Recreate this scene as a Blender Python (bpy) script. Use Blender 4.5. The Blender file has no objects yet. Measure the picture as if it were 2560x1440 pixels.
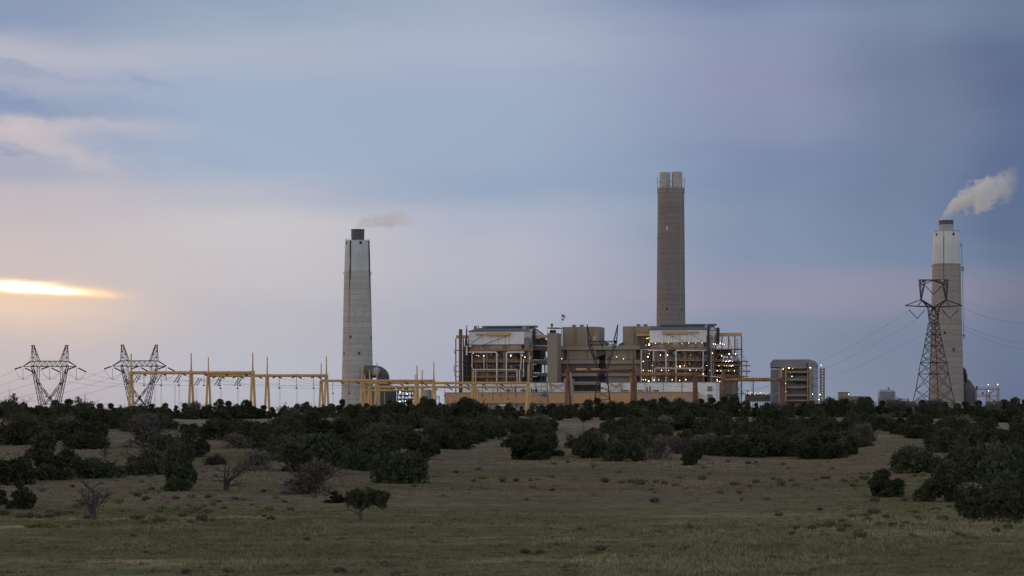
import bpy, bmesh, math, random
from mathutils import Vector, Matrix, noise as mnoise
R = math.radians
scene = bpy.context.scene
C = scene.collection
random.seed(7)

# ------------------------------------------------------------------ camera
FPX = 6000.0      # focal length in photo pixels (photo is 2560 wide)
HZ = 1050.0       # photo row of the level horizon
ZC = 10.0         # camera height
cam_d = bpy.data.cameras.new('camera'); cam = bpy.data.objects.new('camera', cam_d); C.objects.link(cam)
cam.location = (0, 0, ZC); cam.rotation_euler = (R(90), 0, 0)
cam_d.sensor_width = 36; cam_d.lens = FPX / 2560 * 36
cam_d.shift_y = (HZ - 720) / 2560
cam_d.clip_start = 1; cam_d.clip_end = 60000
scene.camera = cam
scene.view_settings.view_transform = 'Standard'; scene.view_settings.look = 'None'
scene.view_settings.exposure = 0.0; scene.view_settings.gamma = 1.0
scene.render.engine = 'CYCLES'
scene.cycles.max_bounces = 12; scene.cycles.diffuse_bounces = 3; scene.cycles.glossy_bounces = 2; scene.cycles.volume_bounces = 12
scene.cycles.transparent_max_bounces = 8
scene.cycles.use_denoising = True

def lin(c):
    return tuple((v/255/12.92 if v/255 <= .04045 else ((v/255+.055)/1.055)**2.4) for v in c)

# ------------------------------------------------------------------ world: dusk overcast sky
SUN_AZ, SUN_EL = -13.0, 3.5
world = bpy.data.worlds.new('World'); scene.world = world; world.use_nodes = True
nt = world.node_tree; N = nt.nodes; L = nt.links; N.clear()
def nm(op, a, b=None, c=None, clamp=False):
    n = N.new('ShaderNodeMath'); n.operation = op; n.use_clamp = clamp
    for i, v in enumerate((a, b, c)):
        if v is None: continue
        if isinstance(v, (int, float)): n.inputs[i].default_value = v
        else: L.new(v, n.inputs[i])
    return n.outputs[0]
def nmix(f, a, b):
    n = N.new('ShaderNodeMix'); n.data_type = 'RGBA'; n.clamp_factor = True
    for k, v in ((0, f), (6, a), (7, b)):
        if isinstance(v, (int, float)): n.inputs[k].default_value = v
        elif isinstance(v, tuple): n.inputs[k].default_value = (*v, 1)
        else: L.new(v, n.inputs[k])
    return n.outputs[2]
tc = N.new('ShaderNodeTexCoord'); sx = N.new('ShaderNodeSeparateXYZ'); L.new(tc.outputs['Generated'], sx.inputs[0])
AZ = nm('MULTIPLY', nm('ARCTAN2', sx.outputs[0], sx.outputs[1]), 57.2958)     # degrees right of the view axis
EL = nm('MULTIPLY', nm('ARCSINE', sx.outputs[2]), 57.2958)                    # degrees above the horizon
def wnoise(sa, se, scale, detail, off):
    cb = N.new('ShaderNodeCombineXYZ'); L.new(nm('MULTIPLY', AZ, sa), cb.inputs[0]); L.new(nm('MULTIPLY', EL, se), cb.inputs[1])
    cb.inputs[2].default_value = off
    n = N.new('ShaderNodeTexNoise'); n.inputs['Scale'].default_value = scale; n.inputs['Detail'].default_value = detail
    L.new(cb.outputs[0], n.inputs['Vector']); return nm('SUBTRACT', n.outputs[0], .5)
n1 = wnoise(.10, .5, 1.0, 4, 3.1)      # broad banks of cloud
n2 = wnoise(.45, 1.6, 1.0, 5, 9.7)     # streaks
n3 = wnoise(1.6, 3.5, 1.0, 6, 21.3)    # wisps
n4 = wnoise(1.1, 7.0, 1.0, 5, 33.3)    # thin shreds round the sun gap
EW = nm('ADD', nm('ADD', EL, nm('MULTIPLY', n1, .8)), nm('MULTIPLY', n2, .55))
def eld(py): return math.degrees((HZ - py) / FPX)
def azd(px): return math.degrees(math.atan((px - 1280) / FPX))
def ramp(stops):
    n = N.new('ShaderNodeValToRGB'); cr = n.color_ramp; cr.interpolation = 'EASE'
    while len(cr.elements) > 1: cr.elements.remove(cr.elements[-1])
    stops = sorted(((eld(p)/14, c) for p, c in stops))
    cr.elements[0].position = stops[0][0]; cr.elements[0].color = (*lin(stops[0][1]), 1)
    for p, c in stops[1:]:
        e = cr.elements.new(p); e.color = (*lin(c), 1)
    L.new(nm('DIVIDE', EW, 14, clamp=True), n.inputs[0]); return n.outputs[0]
SKYCOLS = [   # (photo column, stops of (photo row, sRGB))
 (0, [(0,(137,154,185)),(80,(138,156,187)),(155,(182,185,201)),(235,(166,175,198)),(290,(152,166,194)),(350,(198,190,197)),(440,(170,176,196)),(520,(193,187,197)),(640,(202,192,195)),(800,(212,197,189)),(900,(192,186,192)),(1030,(177,176,188))]),
 (640, [(0,(149,169,193)),(150,(172,183,202)),(250,(158,178,204)),(400,(161,181,205)),(490,(181,187,203)),(580,(200,199,205)),(680,(197,195,202)),(780,(184,186,198)),(900,(179,185,199)),(1030,(171,179,195))]),
 (1220, [(0,(162,175,198)),(100,(169,181,203)),(200,(163,177,203)),(300,(158,176,200)),(400,(157,175,200)),(470,(151,170,197)),(570,(174,182,202)),(660,(182,185,201)),(800,(171,177,194)),(950,(164,172,192))]),
 (1920, [(0,(126,141,175)),(60,(139,151,182)),(150,(142,152,181)),(220,(144,151,182)),(330,(138,149,180)),(425,(120,138,172)),(560,(131,148,175)),(650,(132,148,177)),(745,(148,150,175)),(820,(133,146,171)),(1030,(133,146,168))]),
 (2300, [(0,(117,135,162)),(60,(123,139,165)),(150,(117,131,159)),(300,(116,130,157)),(430,(113,131,160)),(560,(117,135,165)),(650,(119,136,165)),(745,(140,143,165)),(840,(121,135,161)),(1030,(123,135,157))]),
 (2560, [(0,(107,126,154)),(60,(110,127,155)),(150,(95,111,146)),(230,(93,108,143)),(330,(94,110,147)),(560,(95,114,146)),(650,(103,121,149)),(745,(121,124,148)),(850,(107,121,149)),(1030,(101,115,144))]),
]
col = None; prev = None
for px, st in SKYCOLS:
    rp = ramp(st)
    if col is None: col = rp
    else:
        a0, a1 = azd(prev), azd(px)
        mr = N.new('ShaderNodeMapRange'); mr.interpolation_type = 'SMOOTHSTEP'
        L.new(nm('ADD', AZ, nm('MULTIPLY', n1, 3.0)), mr.inputs[0]); mr.inputs[1].default_value = a0; mr.inputs[2].default_value = a1
        col = nmix(mr.outputs[0], col, rp)
    prev = px
AW = nm('ADD', AZ, nm('MULTIPLY', n3, .9)); EWW = nm('ADD', EL, nm('ADD', nm('MULTIPLY', n3, .55), nm('MULTIPLY', n2, .25)))
def blob(c, px, py, w, h, rgb, amt, slope=0.0, warp=True, hdr=1.0, pw=1.0):
    """a soft-edged cloud bank (w,h: half sizes in photo pixels)"""
    A = nm('SUBTRACT', AW if warp is True else AZ, azd(px)); E = nm('SUBTRACT', EWW if warp is True else nm('ADD', EL, nm('MULTIPLY', n4, float(warp))), eld(py))
    if slope: E = nm('SUBTRACT', E, nm('MULTIPLY', A, slope))
    k = 57.2958 / FPX
    q = nm('ADD', nm('POWER', nm('ABSOLUTE', nm('DIVIDE', A, w*k)), 2), nm('POWER', nm('ABSOLUTE', nm('DIVIDE', E, h*k)), 2))
    g = nm('EXPONENT', nm('MULTIPLY', nm('POWER', q, pw), -1))
    return nmix(nm('MULTIPLY', g, amt), c, tuple(v*hdr for v in lin(rgb)))
for b in [   # dark blue-grey patches and pale breaks on the left
 (60,285,230,26,(135,156,189),.85,-.12),(20,272,110,30,(132,153,188),.7,-.3),(360,217,60,14,(150,164,196),.8,-.15),
 (120,212,200,9,(156,168,194),.7,-.08),(20,188,60,14,(150,163,192),.7,-.3),(330,285,120,20,(150,168,198),.7,-.1),
 (300,370,150,28,(150,168,198),.75,-.1),(520,400,160,40,(156,174,202),.6,-.1),(30,395,70,12,(150,160,190),.8,-.2),(50,440,110,22,(166,172,196),.7,-.1),
 (60,335,90,16,(206,195,200),.7,-.1),(190,410,110,22,(198,190,200),.6,-.35),(250,330,160,14,(192,190,202),.55,0),
 (900,330,500,100,(157,175,203),.4,0),(1250,130,420,50,(176,183,205),.4,.02),
 (1500,430,350,40,(150,166,195),.4,.03),(2350,190,260,40,(112,124,154),.3,.05)]:
    col = blob(col, *b)
# gap in the cloud where the low sun shines through
col = blob(col, 30, 775, 240, 36, (246,216,190), .5, -.02, .5)
col = blob(col, 10, 745, 270, 30, (248,212,180), .35, -.04, .4)
col = blob(col, 60, 727, 175, 17, (255,212,160), .95, -.06, .20, 1.1, 1.2)
col = blob(col, 180, 736, 95, 8.5, (255,214,165), .95, -.06, .14, 1.35, 1.3)
col = blob(col, 40, 722, 130, 13, (255,238,208), 1.0, -.06, .16, 1.8, 1.5)
col = blob(col, 90, 731, 90, 7, (255,246,228), 1.0, -.05, .10, 2.6, 1.5)
# overhead deck of cloud outside the frame
mr = N.new('ShaderNodeMapRange'); mr.interpolation_type = 'SMOOTHSTEP'; L.new(EL, mr.inputs[0]); mr.inputs[1].default_value = 12; mr.inputs[2].default_value = 45
col = nmix(mr.outputs[0], col, (.21, .235, .29))
# open, brighter sky low in the east, behind the camera
mr = N.new('ShaderNodeMapRange'); mr.interpolation_type = 'SMOOTHSTEP'; L.new(sx.outputs[1], mr.inputs[0]); mr.inputs[1].default_value = .35; mr.inputs[2].default_value = -.5
mr2 = N.new('ShaderNodeMapRange'); mr2.interpolation_type = 'SMOOTHSTEP'; L.new(EL, mr2.inputs[0]); mr2.inputs[1].default_value = 42; mr2.inputs[2].default_value = 14
col = nmix(nm('MULTIPLY', mr.outputs[0], mr2.outputs[0]), col, (.96, .96, 1.02))
def side_sky(c, az, half, top, rgb, amt):
    d = nm('ABSOLUTE', nm('SUBTRACT', AZ, az)); a_ = N.new('ShaderNodeMapRange'); a_.interpolation_type = 'SMOOTHSTEP'
    L.new(d, a_.inputs[0]); a_.inputs[1].default_value = half; a_.inputs[2].default_value = half*.35
    b_ = N.new('ShaderNodeMapRange'); b_.interpolation_type = 'SMOOTHSTEP'; L.new(EL, b_.inputs[0]); b_.inputs[1].default_value = top; b_.inputs[2].default_value = top*.3
    return nmix(nm('MULTIPLY', nm('MULTIPLY', a_.outputs[0], b_.outputs[0]), amt), c, rgb)
col = side_sky(col, -72, 46, 40, (1.75, 1.35, 1.02), 1.0)     # afterglow west of the frame
col = side_sky(col, 78, 44, 50, (.62, .76, 1.0), 1.0)         # open blue on the other side
sky = N.new('ShaderNodeTexSky'); sky.sky_type = 'NISHITA'; sky.sun_disc = False
sky.sun_elevation = R(SUN_EL); sky.sun_rotation = R(SUN_AZ)
vm = N.new('ShaderNodeVectorMath'); vm.operation = 'SCALE'; L.new(sky.outputs[0], vm.inputs[0]); vm.inputs[3].default_value = .02
colm = nmix(.06, col, vm.outputs[0])
# 10x radiance, brought down by the Background strength of 0.1
vm2 = N.new('ShaderNodeVectorMath'); vm2.operation = 'SCALE'; L.new(colm, vm2.inputs[0]); vm2.inputs[3].default_value = 10.0
bg = N.new('ShaderNodeBackground'); bg.inputs[1].default_value = 0.1; L.new(vm2.outputs[0], bg.inputs[0])
wo = N.new('ShaderNodeOutputWorld'); L.new(bg.outputs[0], wo.inputs[0])

sd = bpy.data.lights.new('sun', 'SUN'); so = bpy.data.objects.new('sun', sd); C.objects.link(so)
sd.energy = 0.5; sd.angle = R(12); sd.color = (1.0, .78, .58)
dv = Vector((math.sin(R(SUN_AZ-14))*math.cos(R(SUN_EL+2)), math.cos(R(SUN_AZ-14))*math.cos(R(SUN_EL+2)), math.sin(R(SUN_EL+2))))
so.rotation_euler = dv.to_track_quat('Z', 'Y').to_euler()

# ------------------------------------------------------------------ materials
def newmat(name):
    m = bpy.data.materials.new(name); m.use_nodes = True
    return m, m.node_tree, m.node_tree.nodes['Principled BSDF']
def tnode(t, kind, **kw):
    n = t.nodes.new(kind)
    for k, v in kw.items(): setattr(n, k, v)
    return n
def tmath(t, op, a, b=None, clamp=False):
    n = t.nodes.new('ShaderNodeMath'); n.operation = op; n.use_clamp = clamp
    for i, v in enumerate((a, b)):
        if v is None: continue
        if isinstance(v, (int, float)): n.inputs[i].default_value = v
        else: t.links.new(v, n.inputs[i])
    return n.outputs[0]
def tmix(t, f, a, b, mode='MIX'):
    n = t.nodes.new('ShaderNodeMix'); n.data_type = 'RGBA'; n.blend_type = mode
    for k, v in ((0, f), (6, a), (7, b)):
        if isinstance(v, (int, float)): n.inputs[k].default_value = v
        elif isinstance(v, tuple): n.inputs[k].default_value = (*v, 1)
        else: t.links.new(v, n.inputs[k])
    return n.outputs[2]
def tnoise(t, scale, detail=4, sc=(1,1,1), coord='pos', rough=.55):
    if coord == 'pos': src = t.nodes.new('ShaderNodeNewGeometry').outputs['Position']
    else: src = t.nodes.new('ShaderNodeTexCoord').outputs['Object']
    mp = t.nodes.new('ShaderNodeMapping'); mp.inputs['Scale'].default_value = sc; t.links.new(src, mp.inputs[0])
    n = t.nodes.new('ShaderNodeTexNoise'); n.inputs['Scale'].default_value = scale; n.inputs['Detail'].default_value = detail
    n.inputs['Roughness'].default_value = rough
    t.links.new(mp.outputs[0], n.inputs['Vector']); return n.outputs[0]
def tramp(t, f, a, b):
    n = t.nodes.new('ShaderNodeMapRange'); t.links.new(f, n.inputs[0]); n.inputs[1].default_value = a; n.inputs[2].default_value = b
    n.interpolation_type = 'SMOOTHSTEP'; return n.outputs[0]
def painted(name, c, c2=None, rough=.7, scale=.35, amt=.5, streak=True, metal=0.0):
    """weathered paint / metal: patches plus vertical streaks of a second colour"""
    m, t, b = newmat(name)
    c2 = c2 or tuple(v*.7 for v in c)
    f = tramp(t, tnoise(t, scale, 5), .42, .68)
    o = tmix(t, tmath(t, 'MULTIPLY', f, amt), c, c2)
    if streak:
        s = tramp(t, tnoise(t, 1.0, 4, (1.2, 1.2, .06)), .5, .72)
        o = tmix(t, tmath(t, 'MULTIPLY', s, amt*.6), o, c2)
    t.links.new(o, b.inputs['Base Color']); b.inputs['Roughness'].default_value = rough; b.inputs['Metallic'].default_value = metal
    b.inputs['Specular IOR Level'].default_value = .25
    return m
M = {}
M['white_clad'] = painted('white_cladding', (.78,.765,.745), (.66,.63,.59), amt=.45)
M['white_pipe'] = painted('white_pipe_lagging', (.78,.75,.74), (.4,.36,.32), amt=.3)
M['roof_blue'] = painted('blue_grey_roof', (.12,.145,.165), (.15,.17,.185), streak=False)
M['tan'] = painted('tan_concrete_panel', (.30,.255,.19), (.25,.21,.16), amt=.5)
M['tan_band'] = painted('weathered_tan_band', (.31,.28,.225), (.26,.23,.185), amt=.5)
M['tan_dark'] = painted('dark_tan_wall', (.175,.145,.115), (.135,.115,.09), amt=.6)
M['louver'] = painted('dark_louvre', (.055,.05,.048), (.04,.036,.034), amt=.5)
M['orange'] = painted('orange_siding', (.60,.36,.20), (.54,.32,.175), amt=.45)
M['yellow'] = painted('yellow_ochre_paint', (.60,.385,.165), (.44,.27,.125), amt=.5, scale=.8)
M['yellow_rust'] = painted('faded_yellow_rust', (.34,.205,.10), (.17,.085,.05), amt=.9, scale=.5)
M['rust'] = painted('rusty_steel', (.15,.068,.045), (.26,.15,.09), amt=.6, scale=.7)
M['rust_beam'] = painted('rust_orange_beam', (.32,.205,.125), (.19,.11,.075), amt=.8, scale=.5)
M['dark_steel'] = painted('dark_steel', (.045,.045,.05), (.07,.06,.055), amt=.5)
M['pylon'] = painted('galvanised_pylon_steel', (.035,.038,.045), (.05,.052,.058), amt=.5, streak=False)
M['insul'] = painted('insulator_glaze', (.03,.03,.035), None, rough=.4, streak=False)
M['cable'] = painted('aluminium_cable', (.20,.20,.21), None, streak=False)
M['boiler_dark'] = painted('boiler_casing', (.24,.205,.19), (.33,.28,.255), amt=.9, scale=.12)
M['boiler_pink'] = painted('pinkish_boiler_casing', (.42,.35,.32), (.30,.24,.215), amt=.8, scale=.2)
M['grey'] = painted('grey_siding', (.235,.235,.245), (.20,.20,.21), amt=.5)
M['grey_light'] = painted('light_grey_siding', (.36,.37,.40), (.31,.32,.35), amt=.4)
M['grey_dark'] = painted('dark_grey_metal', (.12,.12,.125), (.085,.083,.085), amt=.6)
M['pinkwall'] = painted('pinkish_block_wall', (.26,.22,.205), (.21,.18,.165), amt=.5)
M['bluegrey'] = painted('blue_grey_dish', (.19,.22,.27), (.15,.17,.2), amt=.4, streak=False)
M['panel'] = painted('translucent_panel', (.36,.32,.31), (.30,.27,.26), amt=.4)
M['pale_beam'] = painted('faded_tan_beam', (.34,.26,.17), (.24,.16,.10), amt=.7, scale=.5)
M['dark_hole'] = painted('dark_opening', (.02,.02,.022), None, streak=False)
def emit(name, c, s):
    m, t, b = newmat(name); b.inputs['Base Color'].default_value = (*c, 1)
    b.inputs['Emission Color'].default_value = (*c, 1); b.inputs['Emission Strength'].default_value = s; return m
M['lamp'] = emit('lamp_glow', (1, .78, .48), 6.5)
M['lamp_y'] = emit('yellow_lamp_glow', (1, .62, .18), 8)
M['lamp_c'] = emit('cool_lamp_glow', (.9, .97, 1), 10)

def concrete(name, c, c2, zsplit=None, top=None, streaks=(), step=4.6, H0=0.0):
    """poured-ring concrete: every lift a slightly different tone, dark joints, soot streaks of their own shape"""
    m, t, b = newmat(name)
    tcn = t.nodes.new('ShaderNodeTexCoord'); sp = t.nodes.new('ShaderNodeSeparateXYZ'); t.links.new(tcn.outputs['Object'], sp.inputs[0])
    z = sp.outputs[2]
    zs = tmath(t, 'DIVIDE', z, step)
    wn = t.nodes.new('ShaderNodeTexWhiteNoise'); wn.noise_dimensions = '1D'; t.links.new(tmath(t, 'FLOOR', zs), wn.inputs['W'])
    o = tmix(t, wn.outputs[0], c, tuple(v*.80 for v in c))
    fr = tmath(t, 'FRACT', zs)
    o = tmix(t, tmath(t, 'MULTIPLY', tramp(t, fr, .26, .04), .62), o, tuple(v*.50 for v in c))
    nb = tramp(t, tnoise(t, 1.0, 6, (.16,.16,.05), 'obj'), .45, .72)
    o = tmix(t, tmath(t, 'MULTIPLY', nb, .75), o, c2)
    bl = tramp(t, tnoise(t, .9, 5, (1,1,.8), 'obj'), .4, .7)
    o = tmix(t, tmath(t, 'MULTIPLY', bl, .4), o, c2)
    o = tmix(t, tmath(t, 'MULTIPLY', tramp(t, tnoise(t, .45, 3, (1,1,1.6), 'obj'), .42, .62), .35), o, tuple(v*1.18 for v in c))
    if zsplit is not None:
        f = tmath(t, 'GREATER_THAN', z, zsplit)
        top2 = tmix(t, tmath(t, 'MULTIPLY', nb, .5), top, tuple(v*.8 for v in top))
        if step: top2 = tmix(t, tmath(t, 'MULTIPLY', tramp(t, fr, .08, .0), .25), top2, tuple(v*.6 for v in top))
        o = tmix(t, f, o, top2)
    ang = tmath(t, 'ARCTAN2', sp.outputs[0], tmath(t, 'MULTIPLY', sp.outputs[1], -1))
    wob = tmath(t, 'MULTIPLY', tmath(t, 'SUBTRACT', tnoise(t, 1.0, 4, (.01,.01,.10), 'obj'), .5), .10)
    for (a0, wd, z0, z1, amt, cs) in streaks:   # angle, half width, full at z0, gone at z1
        da = tmath(t, 'ABSOLUTE', tmath(t, 'SUBTRACT', tmath(t, 'ADD', ang, wob), a0))
        g = tramp(t, da, wd, wd*.35)
        g2 = tramp(t, z, z1, z0)
        sn = tramp(t, tnoise(t, 1.0, 4, (.8,.8,.08), 'obj'), .25, .5)
        o = tmix(t, tmath(t, 'MULTIPLY', tmath(t, 'MULTIPLY', tmath(t, 'MULTIPLY', g, g2), sn), amt), o, cs)
    t.links.new(o, b.inputs['Base Color']); b.inputs['Roughness'].default_value = .9; b.inputs['Specular IOR Level'].default_value = .15
    return m

def ground_colour(t, gain=1.0):
    """same patchwork for the soil sheet and the grass on it"""
    a = tnoise(t, .012, 7, (.6, 1, 1)); b = tnoise(t, .055, 7, (.45, 1, 1), rough=.62); d = tnoise(t, .5, 6, (.8, .8, 1))
    hill = t.nodes.new('ShaderNodeNewGeometry').outputs['Position']; sp = t.nodes.new('ShaderNodeSeparateXYZ'); t.links.new(hill, sp.inputs[0])
    g = lambda c: tuple(v*gain for v in c)
    dist = tramp(t, sp.outputs[1], 215, 330)      # grass near, barer soil further out
    mixa = tmath(t, 'ADD', a, tmath(t, 'MULTIPLY', tmath(t, 'SUBTRACT', b, .5), .6))
    soil = tmix(t, tramp(t, b, .40, .62), g((.225,.185,.132)), g((.185,.145,.11)))
    grass = tmix(t, tramp(t, mixa, .40, .60), g((.142,.140,.078)), g((.190,.180,.106)))
    straw = tmix(t, tramp(t, b, .56, .70), grass, g((.36,.30,.185)))
    sf = tmath(t, 'ADD', tmath(t, 'SUBTRACT', mixa, .5), tmath(t, 'MULTIPLY', tmath(t, 'SUBTRACT', dist, .55), .30))
    o = tmix(t, tramp(t, sf, .0, .22), straw, soil)
    o = tmix(t, tmath(t, 'MULTIPLY', tramp(t, sp.outputs[1], 520, 760), .7), o, tmix(t, tramp(t, b, .4, .6), g((.36,.315,.215)), g((.28,.225,.165))))
    o = tmix(t, tmath(t, 'MULTIPLY', tramp(t, d, .48, .66), .75), o, g((.080,.073,.042)))
    o = tmix(t, tmath(t, 'MULTIPLY', tramp(t, tnoise(t, .21, 6, (.7, 1, 1), rough=.65), .55, .70), .5), o, g((.33,.285,.18)))
    return o
m, t, b = newmat('dry_grass_and_soil'); t.links.new(ground_colour(t), b.inputs['Base Color']); b.inputs['Roughness'].default_value = 1; b.inputs['Specular IOR Level'].default_value = 0
bp = t.nodes.new('ShaderNodeBump'); bp.inputs['Strength'].default_value = .9; bp.inputs['Distance'].default_value = .4
t.links.new(tnoise(t, 1.3, 6), bp.inputs['Height']); t.links.new(bp.outputs[0], b.inputs['Normal']); M['ground'] = m
def leafy(name, c, c2, sc=.9, trans=.0):
    m, t, b = newmat(name)
    oi = t.nodes.new('ShaderNodeObjectInfo')
    f = tramp(t, tnoise(t, sc, 4, coord='obj'), .38, .64)
    o = tmix(t, f, c, c2)
    hs = t.nodes.new('ShaderNodeHueSaturation'); t.links.new(o, hs.inputs['Color'])
    t.links.new(tmath(t, 'ADD', tmath(t, 'MULTIPLY', oi.outputs['Random'], .5), .75), hs.inputs['Value'])
    t.links.new(tmath(t, 'ADD', tmath(t, 'MULTIPLY', oi.outputs['Random'], .03), .485), hs.inputs['Hue'])
    t.links.new(hs.outputs[0], b.inputs['Base Color']); b.inputs['Roughness'].default_value = .9; b.inputs['Specular IOR Level'].default_value = .08
    return m
M['juniper'] = leafy('juniper_foliage', (.036,.046,.023), (.070,.080,.043))
M['juniper_olive'] = leafy('olive_juniper_foliage', (.056,.060,.034), (.092,.092,.056))
M['juniper_grey'] = leafy('grey_brown_foliage', (.105,.095,.082), (.15,.135,.12))
M['bark'] = leafy('grey_bark', (.10,.085,.072), (.065,.055,.048))
M['deadwood'] = leafy('dead_wood', (.085,.072,.068), (.055,.047,.044))
M['sage'] = leafy('sage_foliage', (.125,.125,.078), (.20,.19,.125), 2)
M['rabbit'] = leafy('yellow_green_foliage', (.155,.17,.055), (.23,.235,.08), 2)
M['brownbush'] = leafy('brown_brush', (.125,.105,.08), (.18,.155,.115), 2)
gm = []
for k, g in enumerate((.95, 1.2, 1.5)):
    m, t, b = newmat('grass_blades'); t.links.new(ground_colour(t, g), b.inputs['Base Color']); b.inputs['Roughness'].default_value = 1; b.inputs['Specular IOR Level'].default_value = 0; gm.append(m)

# ------------------------------------------------------------------ building helpers
def W(px, py, d):
    return Vector(((px-1280)/FPX*d, d, ZC + (HZ-py)/FPX*d))
class MB:
    def __init__(s): s.v = []; s.f = []; s.mi = []; s.cur = 0
    def add(s, vs, fs):
        o = len(s.v); s.v += [tuple(v) for v in vs]
        for f in fs: s.f.append(tuple(i+o for i in f)); s.mi.append(s.cur)
    def hexa(s, p):     # 8 corners: bottom 4 ccw, top 4 ccw
        s.add(p, [(0,3,2,1),(4,5,6,7),(0,1,5,4),(1,2,6,5),(2,3,7,6),(3,0,4,7)])
    def box(s, x0, x1, y0, y1, z0, z1):
        s.hexa([(x0,y0,z0),(x1,y0,z0),(x1,y1,z0),(x0,y1,z0),(x0,y0,z1),(x1,y0,z1),(x1,y1,z1),(x0,y1,z1)])
    def bar(s, p, q, w, h=None):
        p, q = Vector(p), Vector(q); h = h or w; d = q-p
        if d.length < 1e-5: return
        d.normalize(); up = Vector((0,0,1)) if abs(d.z) < .95 else Vector((0,1,0))
        a = d.cross(up).normalized()*w/2; b = a.cross(d).normalized()*h/2
        s.hexa([p-a-b, p+a-b, p+a+b, p-a+b, q-a-b, q+a-b, q+a+b, q-a+b])
    def tube(s, path, r, n=8, caps=True):
        path = [Vector(p) for p in path]; rr = r if isinstance(r, (list, tuple)) else [r]*len(path)
        vs = []; m = len(path); a = None
        for i, p in enumerate(path):
            d = (path[min(i+1,m-1)]-path[max(i-1,0)]).normalized()
            if a is None:
                up = Vector((0,0,1)) if abs(d.z) < .9 else Vector((0,1,0)); a = d.cross(up).normalized()
            else: a = (a - d*a.dot(d)).normalized()
            b = d.cross(a)
            for k in range(n):
                g = 2*math.pi*k/n; vs.append(p + (a*math.cos(g)+b*math.sin(g))*rr[i])
        fs = [(i*n+k, i*n+(k+1)%n, (i+1)*n+(k+1)%n, (i+1)*n+k) for i in range(m-1) for k in range(n)]
        if caps: fs += [tuple(range(n-1,-1,-1)), tuple(range((m-1)*n, m*n))]
        s.add(vs, fs)
    def lathe(s, c, prof, n=48):     # prof: (r,z) from bottom up, closed by caps
        vs = [(c[0]+r*math.sin(2*math.pi*k/n), c[1]-r*math.cos(2*math.pi*k/n), c[2]+z) for r, z in prof for k in range(n)]
        fs = [(i*n+k, i*n+(k+1)%n, (i+1)*n+(k+1)%n, (i+1)*n+k) for i in range(len(prof)-1) for k in range(n)]
        fs += [tuple(range(n-1,-1,-1)), tuple(range((len(prof)-1)*n, len(prof)*n))]
        s.add(vs, fs)
    def truss(s, p0, p1, q0, q1, n, w):     # ladder between chord p0-p1 and chord q0-q1 with zigzag
        p0,p1,q0,q1 = map(Vector,(p0,p1,q0,q1))
        for i in range(n):
            a = p0.lerp(p1, i/n); a2 = p0.lerp(p1, (i+1)/n); b = q0.lerp(q1, i/n); b2 = q0.lerp(q1, (i+1)/n)
            s.bar(a, b2, w) if i % 2 else s.bar(b, a2, w)
    def build(s, name, mats, parent=None, loc=None, smooth=False):
        me = bpy.data.meshes.new(name); L0 = Vector(loc) if loc is not None else Vector((0,0,0))
        if parent is not None and loc is None:
            L0 = Vector(parent.location)
            pp = parent.parent
            while pp is not None: L0 += Vector(pp.location); pp = pp.parent
        me.from_pydata([(v[0]-L0.x, v[1]-L0.y, v[2]-L0.z) for v in s.v], [], s.f)
        mats = mats if isinstance(mats, list) else [mats]
        for m in mats: me.materials.append(m)
        if len(mats) > 1: me.polygons.foreach_set('material_index', s.mi)
        if smooth: me.polygons.foreach_set('use_smooth', [True]*len(me.polygons))
        me.update()
        o = bpy.data.objects.new(name, me); C.objects.link(o)
        if parent is not None: o.parent = parent
        else: o.location = L0
        return o
def tag(o, label=None, cat=None, group=None, kind=None):
    if label: o['label'] = label
    if cat: o['category'] = cat
    if group: o['group'] = group
    if kind: o['kind'] = kind
    return o
def thing(name, label, cat, loc, group=None):
    o = bpy.data.objects.new(name, None); C.objects.link(o); o.location = loc; o.empty_display_size = 1
    return tag(o, label, cat, group)
def copy_tree(o, parent=None):
    c = o.copy(); C.objects.link(c); c.parent = parent
    for ch in [x for x in o.children]: copy_tree(ch, c)
    return c
def sm(t): t = max(0, min(1, t)); return t*t*(3-2*t)
def nz(x, y, z=0): return mnoise.noise(Vector((x, y, z)))

# ------------------------------------------------------------------ terrain
YARD = 4.0
def H(x, y):
    if y < 60: return .3*nz(x*.02, y*.02)
    u = x/y
    s0 = 520 - 210*sm((-.02-u)/.09) - 90*sm((u-.11)/.06)
    yc = 870 + 45*nz(u*14, 2.2) + 20*nz(u*50, 7)
    top = 10.9 + .7*nz(u*20, 5.5)
    f = .35*nz(x*.012, y*.012, 1) + .10*nz(x*.07, y*.07, 4)
    if y < yc:
        t = sm((y-s0)/(yc-s0)); z = top*(t*.8 + .2*max(0, min(1, (y-s0)/(yc-s0))))
        return z + f*(1-.3*t) + .45*nz(x*.03, y*.03, 9)*t*(1-t)*4
    t = sm((y-yc)/190)
    return top*(1-t) + YARD*t + f*(1-t)
def hit(px, py):
    u = (px-1280)/FPX; y = 110.0
    while y < 990:
        if HZ - (H(u*y, y)-ZC)/y*FPX <= py: return u*y, y, H(u*y, y)
        y += 1.5
    y = 870; return u*y, y, H(u*y, y)
gb = MB()
angs = []
a = -180.0
while a < 180:
    angs.append(a); a += .18 if -16 <= a < 16 else (1.0 if -30 <= a < 30 else 6.0)
rads = [2]; r = 2.0
while r < 40000:
    r *= 1.35 if r < 60 else (1.012 if r < 1150 else 1.16); rads.append(r)
vs = [(0,0,H(0,0))]; na = len(angs)
for r in rads:
    for a in angs:
        x, y = r*math.sin(R(a)), r*math.cos(R(a)); vs.append((x, y, H(x, y)))
fs = [(0, 1+k, 1+(k+1)%na) for k in range(na)]
for i in range(len(rads)-1):
    for k in range(na):
        p = 1+i*na; fs.append((p+k, p+(k+1)%na, p+na+(k+1)%na, p+na+k))
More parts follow.
